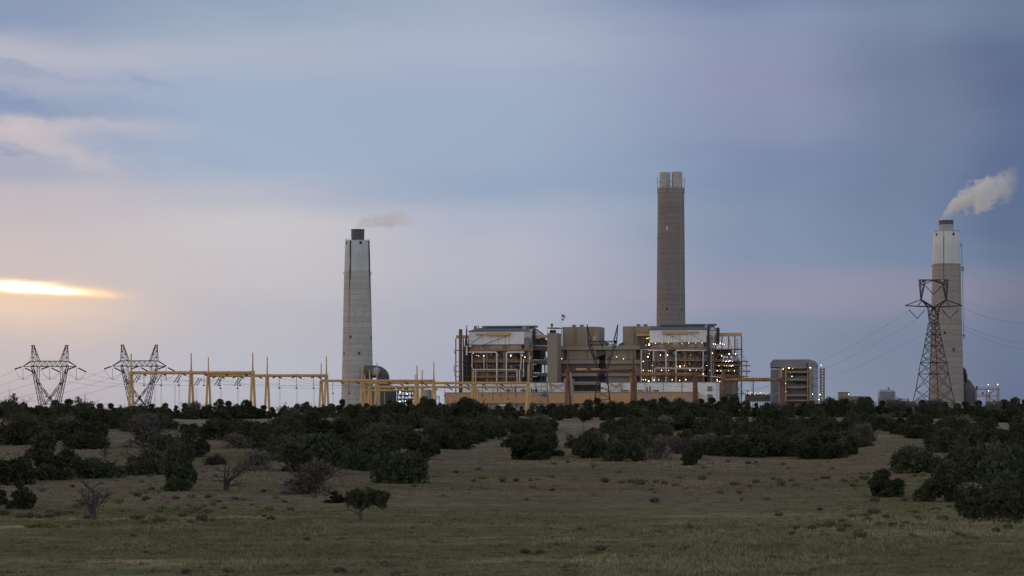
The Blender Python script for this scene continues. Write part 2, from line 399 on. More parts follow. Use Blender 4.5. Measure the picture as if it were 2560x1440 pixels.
# wind so normals face up
fs = [tuple(reversed(f)) for f in fs]
gb.add(vs, fs)
tag(gb.build('ground', M['ground'], smooth=True), 'dry grassy field rising to a tree covered hill', None, None, 'structure')

# ================================================================== power plant
GZ = YARD - 0.5      # foot of the structures, just inside the ground
TH = R(12); EX = Vector((math.cos(TH), -math.sin(TH), 0)); EY = Vector((math.sin(TH), math.cos(TH), 0))
O0 = Vector(((1310-1280)/FPX*1900, 1900, 0))
def pl(px, py, yl):          # photo pixel on the plant-frame plane at depth yl -> (a, yl, z)
    u = (px-1280)/FPX
    d = (O0.dot(EY)+yl)/(u*math.sin(TH)+math.cos(TH))
    a = d*(u*math.cos(TH)-math.sin(TH)) - O0.dot(EX)
    return a, yl, ZC+(HZ-py)/FPX*d
def wl(a, yl, z): p = O0 + EX*a + EY*yl; return Vector((p.x, p.y, z))
def pw(px, py, yl): return wl(*pl(px, py, yl))
def lbox(mb, a0, a1, y0, y1, z0, z1):
    mb.hexa([wl(a0,y0,z0),wl(a1,y0,z0),wl(a1,y1,z0),wl(a0,y1,z0),wl(a0,y0,z1),wl(a1,y0,z1),wl(a1,y1,z1),wl(a0,y1,z1)])
def pbox(mb, px0, px1, pt, pb, yl, dep, zb=None):
    m = (px0+px1)/2; a0 = pl(px0, 0, yl)[0]; a1 = pl(px1, 0, yl)[0]
    z1 = pl(m, pt, yl)[2]; z0 = (GZ if pb is None else pl(m, pb, yl)[2]) if zb is None else zb
    lbox(mb, a0, a1, yl, yl+dep, z0, z1); return a0, a1, z0, z1
def pbar(mb, x0, y0, x1, y1, yl, w, h=None, yl2=None):
    mb.bar(pw(x0, y0, yl), pw(x1, y1, yl if yl2 is None else yl2), w, h)
def lamp(parent, px, py, yl, r=.55, mat='lamp', loc=None):
    p = loc or pw(px, py, yl); b = MB(); r *= .55
    v = [p+Vector(o)*r for o in ((1,0,0),(-1,0,0),(0,1,0),(0,-1,0),(0,0,1),(0,0,-1),(.6,.6,.6),(-.6,.6,.6),(.6,-.6,.6),(-.6,-.6,.6))]
    b.add(v[:6], [(0,2,4),(2,1,4),(1,3,4),(3,0,4),(2,0,5),(1,2,5),(3,1,5),(0,3,5)])
    return b.build('lamp', M[mat], parent)

def boiler_house(pxo, lab, lit):
    """open steel boiler house with a clad penthouse; pxo: photo x of the penthouse's front left corner"""
    X = lambda x: pxo + x                 # x in photo px right of the penthouse's left edge
    P = thing('boiler_house', lab, 'boiler house', pw(X(70), 1070, 0).xy.to_3d()+Vector((0,0,GZ)), 'steel framed boiler houses of the power plant')
    Wd = 138 if not lit else 142
    yt, yb = (829, 861) if not lit else (825, 856)
    # clad penthouse with gable ends
    b = MB(); dep = 78
    a0, a1, z0, z1 = pbox(b, X(0), X(Wd), yt, yb, 0, dep)
    zr = z1 + 4.0
    b2 = MB(); b2.add([wl(a1,0,z1),wl(a1,dep,z1),wl(a1,dep*.5,zr),wl(a0,0,z1),wl(a0,dep,z1),wl(a0,dep*.5,zr)], [(0,1,2),(3,5,4)])
    b.v += []; pent = b.build('penthouse_cladding', M['white_clad'], P)
    b2.build('gable', M['white_clad'], P)
    r = MB(); o = .6
    r.hexa([wl(a0-o,-o,z1+.05),wl(a1+o,-o,z1+.05),wl(a1+o,dep*.5,zr+.05),wl(a0-o,dep*.5,zr+.05),wl(a0-o,-o,z1+.6),wl(a1+o,-o,z1+.6),wl(a1+o,dep*.5,zr+.6),wl(a0-o,dep*.5,zr+.6)])
    r.hexa([wl(a0-o,dep*.5+.01,zr+.05),wl(a1+o,dep*.5+.01,zr+.05),wl(a1+o,dep+o,z1+.05),wl(a0-o,dep+o,z1+.05),wl(a0-o,dep*.5+.01,zr+.6),wl(a1+o,dep*.5+.01,zr+.6),wl(a1+o,dep+o,z1+.6),wl(a0-o,dep+o,z1+.6)])
    roof = r.build('roof', M['roof_blue'], P)
    r = MB(); lbox(r, a0+3, a1+2.5, dep*.5-5, dep*.5+5, zr+.65, zr+2.0); r.build('ridge_monitor', M['roof_blue'], P)
    # seams and rails on the cladding
    for k in (.25, .40, .53, .66, .74): s = MB(); lbox(s, a0+(a1-a0)*k, a0+(a1-a0)*k+.22, -.12, -.02, z0+.1, z1-1.5); s.build('cladding_seam', M['grey'], P)
    # crane beam across the front
    c = MB(); xs = (18, 104, 45, 102) if not lit else (32, 122, 34, 94)
    pbar(c, X(xs[0]), yt+6.0, X(xs[1]), yt+5.0, -2.2, .9, 1.1); pbar(c, X(xs[2]), yt+6.2, X(xs[3]), yt+5.2, -2.9, 1.3, 2.3)
    for x in (xs[0]+1, xs[1]-1): pbar(c, X(x), yt+6, X(x), yt+5.4, -2.2, .8, 1.6, yl2=.2)
    c.build('crane_beam', M['yellow'], P)
    c = MB()
    if not lit:
        pbar(c, X(35), yt+8, X(8), yt+27, -1.6, .28); pbar(c, X(102), yt+8, X(36), yt+33, -1.6, .28); pbar(c, X(8), yt+27, X(8), yt+42, -1.6, .28)
    else:
        pbar(c, X(38), yt+9, X(98), yt+32, -1.6, .25); pbar(c, X(105), yt+10, X(132), yt+28, -1.6, .25)
    c.build('stay_cable', M['dark_steel'], P)
    # boiler casing set back behind the frame
    b = MB(); pbox(b, X(6), X(Wd-6), yb+1, yb+13, 1.7, 60); b.build('upper_casing', M['boiler_pink'], P)
    b = MB(); pbox(b, X(12), X(Wd-18), yb+14, yb+48, 8, 50); b.build('furnace_casing', M['boiler_dark'], P)
    b = MB(); pbox(b, X(4), X(Wd-4), yb+49, None, 11, 40); b.build('lower_casing', M['boiler_dark'], P)
    b = MB()
    for x0, x1 in ((22, 60), (76, 118)):
        t0, t1 = pl(X(x0), yb+19, 4), pl(X(x1), yb+27, 4)
        zt, zbm = t0[2], t1[2]; aa, bb = t0[0], t1[0]
        b.hexa([wl(aa+3,5.5,zbm),wl(bb-3,5.5,zbm),wl(bb-3,7.8,zbm),wl(aa+3,7.8,zbm),wl(aa,4,zt),wl(bb,4,zt),wl(bb,7.9,zt),wl(aa,7.9,zt)])
    b.build('hopper', M['boiler_pink'], P)
    # vertical tubes and ducts between the floors
    rnd = random.Random(pxo)
    b = MB()
    for k in range(42):
        x = rnd.uniform(10, Wd-14); y0 = rnd.choice([yb+2, yb+14, yb+28, yb+47, yb+52, yb+66, yb+76]); yl = rnd.uniform(.8, 5)
        b = MB(); b.tube([pw(X(x), y0, yl), pw(X(x), y0+rnd.uniform(6, 13), yl)], rnd.uniform(.25, .6), 6); b.build('riser_pipe', M['grey'], P)
    for k in range(14):
        x = 20+k*7.0+rnd.uniform(-1,1); yl = 3.5; b = MB()
        b.tube([pw(X(x), yb+37, yl), pw(X(x), yb+45, yl), pw(X(x-6*(1 if k < 7 else -1)), yb+54, yl)], .42, 6); b.build('coal_pipe', M['grey'], P)
    b = MB()
    for k in range(26):
        x = rnd.uniform(6, Wd-12); y0 = rnd.choice([yb+20, yb+33, yb+48, yb+62, yb+74]); yl = rnd.uniform(1.5, 9)
        w = rnd.uniform(2, 7); b = MB(); pbox(b, X(x), X(x+w), y0+rnd.uniform(1, 5), y0+rnd.uniform(6, 9), yl, rnd.uniform(2, 4)); b.build('machine_housing', M[rnd.choice(['grey_dark','grey','boiler_dark','boiler_pink'])], P)
    b = MB()
    for k in range(16):
        x = rnd.uniform(6, Wd-12); y0 = rnd.choice([yb+20, yb+33, yb+48, yb+62]); yl = rnd.uniform(1, 6)
        w = rnd.uniform(2, 6); b = MB(); pbox(b, X(x), X(x+w), y0+rnd.uniform(1, 5), y0+rnd.uniform(7, 10), yl, rnd.uniform(2, 4)); b.build('burner_box', M['boiler_pink'], P)
    # floors
    rows = [yb+14, yb+42, yb+66, yb+80] if not lit else [yb+15, yb+44, yb+67, yb+82]
    for k, ry in enumerate(rows):
        b = MB(); l = 2 if k == 0 else 12; rr = Wd+22 if k == 0 else (Wd+18 if k == 1 else Wd-2)
        aa, bb = pl(X(l), 0, -1)[0], pl(X(rr), 0, -1)[0]; z = pl(X(70), ry, -1)[2]
        lbox(b, aa, bb, -1.5, -.5, z-.9, z+.35); lbox(b, aa, bb, -.45, 3.5, z-.3, z-.05)
        b.build('floor_beam', M['rust_beam'], P)
        b = MB()
        for h in (.9, 1.6): b.bar(wl(aa,-1.3,z+h), wl(bb,-1.3,z+h), .09)
        n = int((bb-aa)/3)
        for q in range(n+1): b.bar(wl(aa+(bb-aa)*q/n,-1.3,z+.36), wl(aa+(bb-aa)*q/n,-1.3,z+1.55), .09)
        b.build('handrail', M['yellow'], P)
    # columns
    for x, w in ((8, 1.1), (46, 1.25), (88.5, 1.4), (Wd-8, 1.1), (Wd+18, 1.0)):
        b = MB(); a = pl(X(x), 0, .3)[0]; lbox(b, a-w/2, a+w/2, -.3, .9, GZ, z0-.1 if x < Wd else pl(X(x), yb+12, .3)[2]); b.build('column', M['rust_beam'], P)
    b = MB()
    for x in (30, 66, 110):
        pbar(b, X(x), yb+16, X(x), yb+90, 5.2, .7)
    for (xa, ya, xb2, yb2) in ((46,yb+14,33,yb+2),(46,yb+14,34,yb+3),(88,yb+14,104,yb+2),(12,yb+44,30,yb+56),(12,yb+80,30,yb+66),(46,yb+66,30,yb+80),(46,yb+80,60,yb+92),(88,yb+56,72,yb+66),(88,yb+56,104,yb+66),(104,yb+66,118,yb+50),(52,yb+66,64,yb+52)):
        pbar(b, X(xa), ya, X(xb2), yb2, 1.6, .65)
    b.build('bracing', M['rust_beam'], P)
    b = MB()
    for k in range(60):
        xa = rnd.uniform(8, Wd-14); ry = rnd.choice(rows[1:])+rnd.uniform(-18, 10)
        if rnd.random() < .5: pbar(b, X(xa), ry, X(xa+rnd.uniform(8, 22)), ry, rnd.uniform(.5, 5), .38)
        else: pbar(b, X(xa), ry, X(xa+rnd.uniform(-5, 5)), ry+rnd.uniform(6, 12), rnd.uniform(.5, 5), .38)
    b.build('small_framing', M['yellow_rust'], P)
    # big lagged steam pipes (each one part)
    py = yb+19.5 if not lit else yb+20
    def bend(x0, y0, x1, y1, sx):
        pts = [pw(X(x0), y0, -3.2)]; r0 = 4.0
        for k in range(7):
            g = math.pi/2*k/6; pts.append(pw(X(x1-sx*r0+sx*r0*math.sin(g)), y0+r0-r0*math.cos(g), -3.2))
        pts.append(pw(X(x1), y1, -3.2)); return pts
    big = ((-4, 70, 1), (139, 94, -1)) if not lit else ((-3, 41, 1), (144, 66, -1))
    for x0, x1, sx in big:
        b = MB(); b.tube(bend(x0, py, x1, 1000, sx), .58 if not lit else .55, 8); b.build('steam_pipe', M['white_pipe'], P, smooth=True)
    b = MB()
    if not lit:
        b.tube([pw(X(8), yb+25, -2.6), pw(X(8), yb+56, -2.6), pw(X(10), yb+61, -2.6), pw(X(14), yb+63, -2.6), pw(X(119), yb+63.5, -2.6), pw(X(120.5), yb+65, -2.6), pw(X(120.5), 1000, -2.6)], .36, 6)
        b.build('feed_pipe', M['white_pipe'], P)
        b = MB(); b.tube([pw(X(126.5), yb+64, -2.6), pw(X(126.5), 1000, -2.6)], .42, 6); b.build('feed_pipe', M['white_pipe'], P)
        b = MB(); b.tube([pw(X(137), yb+36, -2.6), pw(X(137), yb+81, -2.6)], .36, 6); b.build('feed_pipe', M['white_pipe'], P)
        b = MB(); b.tube([pw(X(131), yb+20, -2.6), pw(X(131), yb+45, -2.6), pw(X(129), yb+62, -2.6)], .36, 6); b.build('feed_pipe', M['white_pipe'], P)
        b = MB(); b.tube([pw(X(38), yb+29, -2.6), pw(X(38), yb+62, -2.6)], .33, 6); b.build('feed_pipe', M['white_pipe'], P)
    else:
        b.tube([pw(X(134), yb+22, -2.6), pw(X(134), yb+58, -2.6), pw(X(132), yb+64, -2.6), pw(X(126), yb+65, -2.6), pw(X(18), yb+64, -2.6), pw(X(13), yb+66, -2.6), pw(X(13), 1000, -2.6)], .38, 6)
        b.build('feed_pipe', M['white_pipe'], P)
        b = MB(); b.tube([pw(X(134), yb+58, -2.9), pw(X(134), yb+83, -2.9), pw(X(190), yb+89, -2.9)], .36, 6); b.build('feed_pipe', M['white_pipe'], P)
        b = MB(); b.tube([pw(X(-1), yb+18, -2.9), pw(X(-21), yb+18, -2.9), pw(X(-21), 1000, -2.9)], .36, 6); b.build('feed_pipe', M['white_pipe'], P)
        for x in (7, 10):
            b = MB(); b.tube([pw(X(x), yb+(68 if x == 7 else 22), -2.7), pw(X(x), 1000 if x == 7 else yb+46, -2.7)], .42, 6); b.build('feed_pipe', M['white_pipe'], P)
    # roof vents
    vents = ((14,7,.5),(17,7,.5),(20,8,.35),(24,8,.35),(39,7,.25),(Wd+8,8,.35),(Wd+12,8,.35)) if not lit else ((6,4,.5),(20,5,.4),(Wd+10,4,.3),(Wd+6,6,.2))
    for x, h, r0 in vents:
        b = MB(); b.tube([pw(X(x), yt-2+2, 14), pw(X(x), yt-7-h, 14)], r0, 8); b.build('roof_vent', M['grey'], P)
    b = MB(); pbox(b, X(Wd-4), X(Wd+3), yt-15, yt-1, 6, 3); b.build('roof_box', M['panel'], P)
    # dark stack pipes on the right flank and service deck
    for x in ((166-5, 170-5) if not lit else (169, 173)):
        b = MB(); q = MB(); b.tube([pw(X(x), yb+4, 4), pw(X(x), yt-6, 4)], .62, 8); b.build('exhaust_pipe', M['dark_steel'], P)
    b = MB(); pbox(b, X(Wd+1), X(Wd+20), yt+1, yb+2, 8, 20); b.build('side_annex', M['white_clad'], P)
    b = MB(); pbox(b, X(Wd+.5), X(Wd+21), yt, yt+1.2, 7.4, 21); b.build('annex_trim', M['yellow_rust'], P)
    b = MB(); c0 = pw(X(Wd+8), yb+12, 3); b.tube([c0, c0+Vector((0,0,8)), c0+Vector((0,0,9.5))], [2.6, 2.6, 1.4], 14); b.build('vent_hood', M['grey'], P, smooth=False)
    b = MB(); pbox(b, X(Wd-7), X(Wd+16), yb+16, yb+30, 2, 8); pbox(b, X(Wd-3), X(Wd+14), yb+36, yb+60, 4, 8); pbox(b, X(Wd+2), X(Wd+17), yb+64, None, 6, 10)
    b.build('dark_duct', M['grey_dark'], P)
    b = MB(); pbar(b, X(Wd+13), yb+18, X(Wd+13), 1010, -1.2, .9); pbar(b, X(Wd+10), yb+18, X(Wd+10), 1010, .6, .5)
    b.build('downcomer', M['grey_light'], P)
    return P, X, Wd, yt, yb, z0, z1

# ---- left boiler house and its west steel
P, X, Wd, yt, yb, _, _ = boiler_house(1172, 'left steel boiler house with white penthouse and few lamps, beside the tan elevator tower', False)
b = MB(); b.tube([pw(1151.5, 1010, -6), pw(1151.5, 823, -6)], 1.45, 14); b.build('rust_stack', M['rust'], P, smooth=True)
b = MB(); b.tube([pw(1166.5, 1010, -4), pw(1166.5, 822, -4)], .55, 8); b.build('exhaust_pipe', M['dark_steel'], P)
b = MB(); b.tube([pw(1166.5, 822, -4), pw(1166.5, 812.5, -4)], .8, 8); b.build('pipe_silencer', M['white_pipe'], P)
b = MB(); b.tube([pw(1166.5, 888, -4.8), pw(1166.5, 864, -4.8)], .62, 8); b.build('steam_pipe', M['white_pipe'], P)
b = MB(); pbox(b, 1140, 1172, 838, 846, 2, 3); b.build('crane_beam', M['yellow'], P)
for x, w in ((1140, .7), (1159, .7), (1164, .6), (1171.5, .8)):
    b = MB(); a = pl(x, 0, 2)[0]; lbox(b, a-w/2, a+w/2, 1, 1.9, GZ, pl(x, 846, 2)[2]-.05); b.build('column', M['dark_steel'] if x < 1170 else M['rust_beam'], P)
b = MB()
for y, x0, x1 in ((862,1158,1176),(875,1136,1176),(904,1141,1176),(914,1135,1176),(928,1135,1176),(941,1139,1176),(952,1141,1176),(887,1156,1176)):
    aa, bb = pl(x0,0,0)[0], pl(x1,0,0)[0]; z = pl(1150,y,0)[2]; lbox(b, aa, bb, -1, 12, z-.35, z)
for y in (862,875,904,914,928,941): pbar(b, 1158, y, 1171, y-10, 3, .35); pbar(b, 1158, y-10, 1171, y, 5, .35)
b.build('platforms', M['rust_beam'], P)
b = MB()
for x, y0, y1 in ((1136,875,884),(1135,914,928),(1160,862,875),(1163,928,954),(1136,914,928)): pbar(b, x, y0, x, y1, 0, .3)
pbar(b, 1136, 877, 1140, 890, 0, .3); pbar(b, 1135, 928, 1141, 952, 0, .3)
b.build('platform_bracket', M['dark_steel'], P)
b = MB(); pbox(b, 1159, 1172, 866, None, 14, 30); b.build('rear_casing', M['grey_dark'], P)
b = MB(); b.tube([pw(1168, 1010, -1), pw(1168, 858, -1)], .9, 8); b.tube([pw(1172, 1010, 1), pw(1172, 880, 1)], .8, 8); b.build('riser_pipe', M['dark_steel'], P)
b = MB(); pbox(b, 1329, 1369, 837.5, 844.5, 6, 3); b.build('crane_beam', M['yellow'], P)
b = MB(); pbox(b, 1331, 1345, 846, 862, 14, 10); pbox(b, 1348, 1362, 849, 862, 12, 12); pbox(b, 1350, 1360, 842, 849, 14, 6); b.build('dark_hood', M['grey_dark'], P)
b = MB(); pbar(b, 1308, 862, 1367, 864, 1, .5); pbar(b, 1330, 862, 1330, 1006, 1, .9); pbar(b, 1323, 874, 1323, 1006, 3, .7); b.build('column', M['rust_beam'], P)
for x, y in ((1209.5,889.5),(1277,889.5)): lamp(P, x, y, .5, .75, 'lamp')
for x, y in ((1197,890),(1306,888),(1183,883),(1192,889)): lamp(P, x, y, .8, .4, 'lamp')
lamp(P, 1312, 893, 1.5, .7, 'lamp_y'); lamp(P, 1202, 928, .5, .5, 'lamp_y')

# ---- right boiler house, brightly lit, with its open east steel
P, X, Wd, yt, yb, _, _ = boiler_house(1624, 'right steel boiler house with white penthouse and many lit lamps, below the tallest stack', True)
b = MB(); pbox(b, 1786, 1853, 832, 840.5, 10, 4); b.build('crane_beam', M['yellow'], P)
b = MB(); b.tube([pw(1771, 1000, -4.5), pw(1771, 815, -4.5)], .95, 10); b.build('exhaust_pipe', M['dark_steel'], P)
for x in (1789, 1804.5, 1821.5, 1837, 1853.5):
    b = MB(); a = pl(x, 0, 8)[0]; lbox(b, a-.5, a+.5, 8, 9, GZ, pl(x, 841, 10)[2]); b.build('column', M['rust_beam'], P)
b = MB()
for y, x0, x1 in ((872,1786,1852),(902,1786,1866),(913,1776,1871),(927,1776,1872),(940,1770,1866),(950,1776,1850),(983,1786,1856),(887,1800,1840)):
    aa, bb = pl(x0,0,2)[0], pl(x1,0,2)[0]; z = pl(1820,y,2)[2]; lbox(b, aa, bb, 1, 18, z-.6, z)
b.build('platforms', M['rust_beam'], P)
b = MB()
for y, x0, x1 in ((872,1786,1852),(902,1786,1866),(913,1776,1871),(927,1776,1872),(940,1770,1866)):
    for h in (3.2, 1.6): pbar(b, x0, y-h, x1, y-h, 1.2, .12)
    for k in range(16): x = x0+(x1-x0)*k/15; pbar(b, x, y, x, y-3.2, 1.2, .12)
b.build('handrail', M['yellow'], P)
b = MB(); pbox(b, 1787, 1846, 905, 949, 19, 8); b.build('rear_casing', M['tan_dark'], P)
b = MB(); pbox(b, 1800, 1828, 874, 888, 19, 6); b.build('rear_casing', M['grey'], P)
b = MB()
rnd = random.Random(5)
for k in range(60):
    x = rnd.uniform(1776, 1848); y = rnd.choice([902,913,927,940,950]); yl = rnd.uniform(3, 14)
    pbox(b, x, x+rnd.uniform(2, 6), y-rnd.uniform(3, 8), y-.8, yl, rnd.uniform(1.5, 4))
b.build('machinery', M['grey_dark'], P)
b = MB()
for k in range(130):
    x = rnd.uniform(1776, 1856); y = rnd.uniform(876, 952); yl = rnd.uniform(2, 14)
    if rnd.random() < .5: pbar(b, x, y, x+rnd.uniform(5,14), y, yl, .35)
    else: pbar(b, x, y, x, y+rnd.uniform(6,16), yl, .35)
for (xa, ya, xb2, yb2) in ((1821,842,1830,871),(1853,950,1862,940),(1853,975,1862,985),(1866,902,1866,940),(1872,927,1864,942),(1838,960,1853,983),(1804,872,1789,900),(1840,985,1853,960)):
    pbar(b, xa, ya, xb2, yb2, 2, .45)
b.build('bracing', M['yellow_rust'], P)
b = MB(); pbox(b, 1774, 1800, 872, 1005, 16, 20); b.build('side_casing', M['grey_dark'], P)
b = MB(); pbox(b, 1790, 1826, 951, None, 3, 14); b.build('annex_wall', M['tan_dark'], P)
b = MB(); pbox(b, 1826, 1841, 951, None, 5, 10); b.build('annex_wall', M['grey'], P)
b = MB()
for dx in (1841.5, 1845.5): pbar(b, dx, 846, dx, 1004, 0, .18)
for k in range(55): y = 846+158*k/54; pbar(b, 1841.5, y, 1845.5, y, 0, .22)
b.build('ladder', M['dark_steel'], P)
b = MB(); b.tube([pw(1800,880,3), pw(1838,880,3), pw(1838,900,3)], .35, 6); b.tube([pw(1806,884,4), pw(1833,884,4), pw(1833,898,4)], .3, 6); b.build('feed_pipe', M['dark_steel'], P)
LP = [(1622.5,859),(1639,858),(1655.5,857.5),(1671,857),(1688.5,858),(1705,859),(1722,857.5),(1739.5,857.5),(1755,857),(1770,860),(1774,855),(1784,859.5),(1789,860.5),(1801,858),(1806,860),(1811,861),(1617,846),(1620.5,845),(1615,863),
 (1608,903.5),(1631,913.5),(1608,926),(1621,927),(1626,927),(1654,926),(1671,926),(1725,925.5),(1741,925.5),(1774,926),(1784,926.5),(1793,927),(1802,927),(1821,926.5),(1836,927),(1608,949.5),(1614,949.5),(1635,950),(1647,949.5),(1680.5,949.5),(1714.5,949),(1793,949),
 (1776,901),(1808,903),(1815,903.5),(1821,903.5),(1824.5,902),(1830.5,903.5),(1797,914.5),(1811,914.5),(1816.5,914.5),(1823,914.5),(1828,915),(1832,914),(1767,914),(1823,885),(1839,885),(1804,889.5),(1651,888),(1669,888),(1726,887.5),(1623,884),(1693,916),(1711,914),(1785,953),(1793,952.5),(1799,954),(1758,935),(1781,883)]
for x, y in LP: lamp(P, x, y, -3.6 if x < 1772 else .8, random.uniform(.28, .75), random.choice(('lamp','lamp','lamp','lamp_c','lamp_y')))
b = MB(); pbox(b, 1601, 1628, 862, 958, 16, 20); b.build('rear_casing', M['grey_dark'], P)
b = MB()
for y in (880, 902, 926, 948): pbar(b, 1602, y, 1626, y, 6, .8)
for x in (1606, 1613, 1619): pbar(b, x, 868, x, 956, 7, .5)
b.build('side_framing', M['rust_beam'], P)
lamp(P, 1621.5, 953, -3, 1.1, 'lamp'); lamp(P, 1623, 862, -2.4, 1.3, 'lamp'); lamp(P, 1700, 916, -1, 1.1, 'lamp_y'); lamp(P, 1620, 892, -1, .8, 'lamp_y'); lamp(P, 1699, 951, -3, .6, 'lamp_y')

# ---- elevator tower
T = thing('elevator_tower', 'slim tan concrete tower with railed deck on top, beside the left boiler house', 'tower', pw(1382, 1070, -2).xy.to_3d()+Vector((0,0,GZ)))
b = MB(); a0, a1, z0, z1 = pbox(b, 1368, 1393, 832.5, None, -2, 17); b.build('shaft', M['tan'], T)
b = MB(); lbox(b, a0-.4, a1+1.2, -2.4, 15.6, z1+3.9, z1+4.3); lbox(b, a0+1.0, a0+5.2, 3, 8, z1+.05, z1+2.6); b.build('deck', M['dark_steel'], T)
b = MB()
for x in (a0+.4, a0+7, a1-1, a1+.8): b.bar(wl(x,-2,z1+.02), wl(x,-2,z1+3.85), .25)
for x in (a1+1,): b.bar(wl(x,10,z1-2), wl(x,10,z1+3.8), .25)
b.build('deck_rail', M['dark_steel'], T)
b = MB(); c0 = wl(a0+2.4, 5, z1+4.35); b.lathe(c0, [(.5,0),(.5,1.6),(1.5,2.2),(.4,3.0),(.15,4.2)], 12); b.build('roof_vent', M['dark_steel'], T)

# ---- coal bunker building, two blocks with floors of bands and shaded bays, joined by a top gallery
B = thing('bunker_building', 'tan concrete bunker building with open banded floors between the two boiler houses', 'building', pw(1440, 1070, 18).xy.to_3d()+Vector((0,0,GZ)))
for (x0, x1) in ((1397, 1497), (1513, 1603)):
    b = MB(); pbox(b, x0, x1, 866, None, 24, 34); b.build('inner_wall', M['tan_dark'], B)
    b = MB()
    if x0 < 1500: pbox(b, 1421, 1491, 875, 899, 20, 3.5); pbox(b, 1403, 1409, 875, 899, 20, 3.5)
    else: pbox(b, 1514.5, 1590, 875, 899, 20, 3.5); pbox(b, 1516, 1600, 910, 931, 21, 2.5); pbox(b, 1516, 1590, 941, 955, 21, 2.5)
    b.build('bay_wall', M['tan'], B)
bands = [(864.5,874.5,1331,1603),(900,909.5,1331,1368),(900,909.5,1397,1497.3),(900,909.5,1512.7,1603),(932.5,940.5,1331,1367),(932.5,940.5,1397,1497.3),(932.5,940.5,1512.7,1595),(953.5,962,1425,1497.3)]
for y0, y1, x0, x1 in bands:
    b = MB(); pbox(b, x0, x1, y0, y1, 17.5, 41); b.build('floor_band', M['tan_band'], B)
for y0, y1, x0, x1 in ((942,952.5,1430,1496),(963.5,977,1424,1496),(911,931.5,1399,1496)):
    b = MB(); n = int((y1-y0)/2.2)
    for k in range(n): pbox(b, x0, x1, y0+(y1-y0)*k/n, y0+(y1-y0)*(k+.8)/n, 19.5, 1.2)
    b.build('louvre_screen', M['louver'] if y0 > 940 else M['tan_dark'], B)
b = MB(); pbox(b, 1406, 1497.5, 817, 864, 26, 26); b.build('upper_block', M['tan'], B)
b = MB(); pbox(b, 1557, 1641, 815.5, 864, 26, 26); b.build('upper_block', M['tan'], B)
b = MB(); pbox(b, 1482, 1491, 840, 854, 25.5, .4); b.build('wall_panel', M['grey_light'], B)
b = MB(); pbox(b, 1436, 1440.5, 816.5, 864, 25.2, .7); pbox(b, 1477.5, 1482, 816.5, 864, 25.4, .5); b.build('downpipe', M['rust_beam'], B)
b = MB(); pbox(b, 1583, 1586, 815.5, 864, 25.2, .7); b.build('downpipe', M['rust_beam'], B)
for x, y in ((1435, 817), (1454.5, 817), (1596, 815.5), (1614, 815.5)):
    b = MB(); c0 = pw(x, y, 30); b.lathe(c0, [(1.4,0),(1.4,.7),(2.0,.75),(1.9,1.3),(1.0,1.7)], 16); b.build('roof_vent', M['tan'], B)
b = MB(); pbox(b, 1592, 1641, 834.5, 840, 23, 2); b.build('gantry_beam', M['yellow'], B)
b = MB(); pbox(b, 1594, 1624, 841, 864, 25.4, .5); b.build('hatch_wall', M['tan_dark'], B)
b = MB(); pbar(b, 1592.5, 840, 1592.5, 864, 24, .6); pbar(b, 1610.5, 843, 1610.5, 864, 24, .5); b.build('column', M['rust_beam'], B)
# inclined conveyor casing between the blocks
b = MB(); A = pl(1478, 898, 21); D = pl(1513, 876, 21); zz = A[2]
b.hexa([wl(A[0],21,zz),wl(D[0],21,D[2]-3),wl(D[0],24,D[2]-3),wl(A[0],24,zz),wl(A[0],21,zz+6.8),wl(D[0],21,D[2]-.2),wl(D[0],24,D[2]-.2),wl(A[0],24,zz+6.8)])
b.build('conveyor_gallery', M['grey_dark'], B)
b = MB()
for x in (1331, 1351, 1362): pbar(b, x, 874, x, 955, 20, 1.0)
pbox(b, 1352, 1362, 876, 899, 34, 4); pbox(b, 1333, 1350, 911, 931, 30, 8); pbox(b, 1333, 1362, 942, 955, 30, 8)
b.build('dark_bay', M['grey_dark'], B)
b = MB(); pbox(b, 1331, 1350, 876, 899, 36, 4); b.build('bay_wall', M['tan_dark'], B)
b = MB()
for x in (1501, 1509): pbar(b, x, 900, x, 985, 22, .5)
for k in range(8): pbar(b, 1501, 902+k*10, 1509, 912+k*10, 22, .3); pbar(b, 1509, 902+k*10, 1501, 912+k*10, 22, .3); pbar(b, 1498, 902+k*10, 1512.5, 902+k*10, 22, .4)
b.build('link_framing', M['dark_steel'], B)
for x in (1469, 1520, 1541, 1570): 
    b = MB(); pbar(b, x, 875, x, 899.5, 19.8, .35); b.build('mullion', M['tan_dark'], B)
for x, y in ((1541,892),(1404,896.5),(1559,897.5)): lamp(B, x, y, 18.6 if x != 1541 else 19.2, .5, 'lamp_y')
b = MB(); c0 = pw(1516, 864.5, 26); b.lathe(c0, [(1.0,0),(1.0,1.6),(2.2,1.7),(2.0,2.6),(.8,3.0)], 14); b.build('roof_vent', M['grey_dark'], B)
b = MB(); a0 = pl(1545,864,24); a1 = pl(1557,855,24); b.hexa([wl(a0[0],24,a0[2]),wl(a1[0],24,a0[2]),wl(a1[0],40,a0[2]),wl(a0[0],40,a0[2]),wl(a0[0],24,a0[2]+.6),wl(a1[0],24,a1[2]),wl(a1[0],40,a1[2]),wl(a0[0],40,a0[2]+.6)]); b.build('sloped_chute', M['grey_dark'], B)

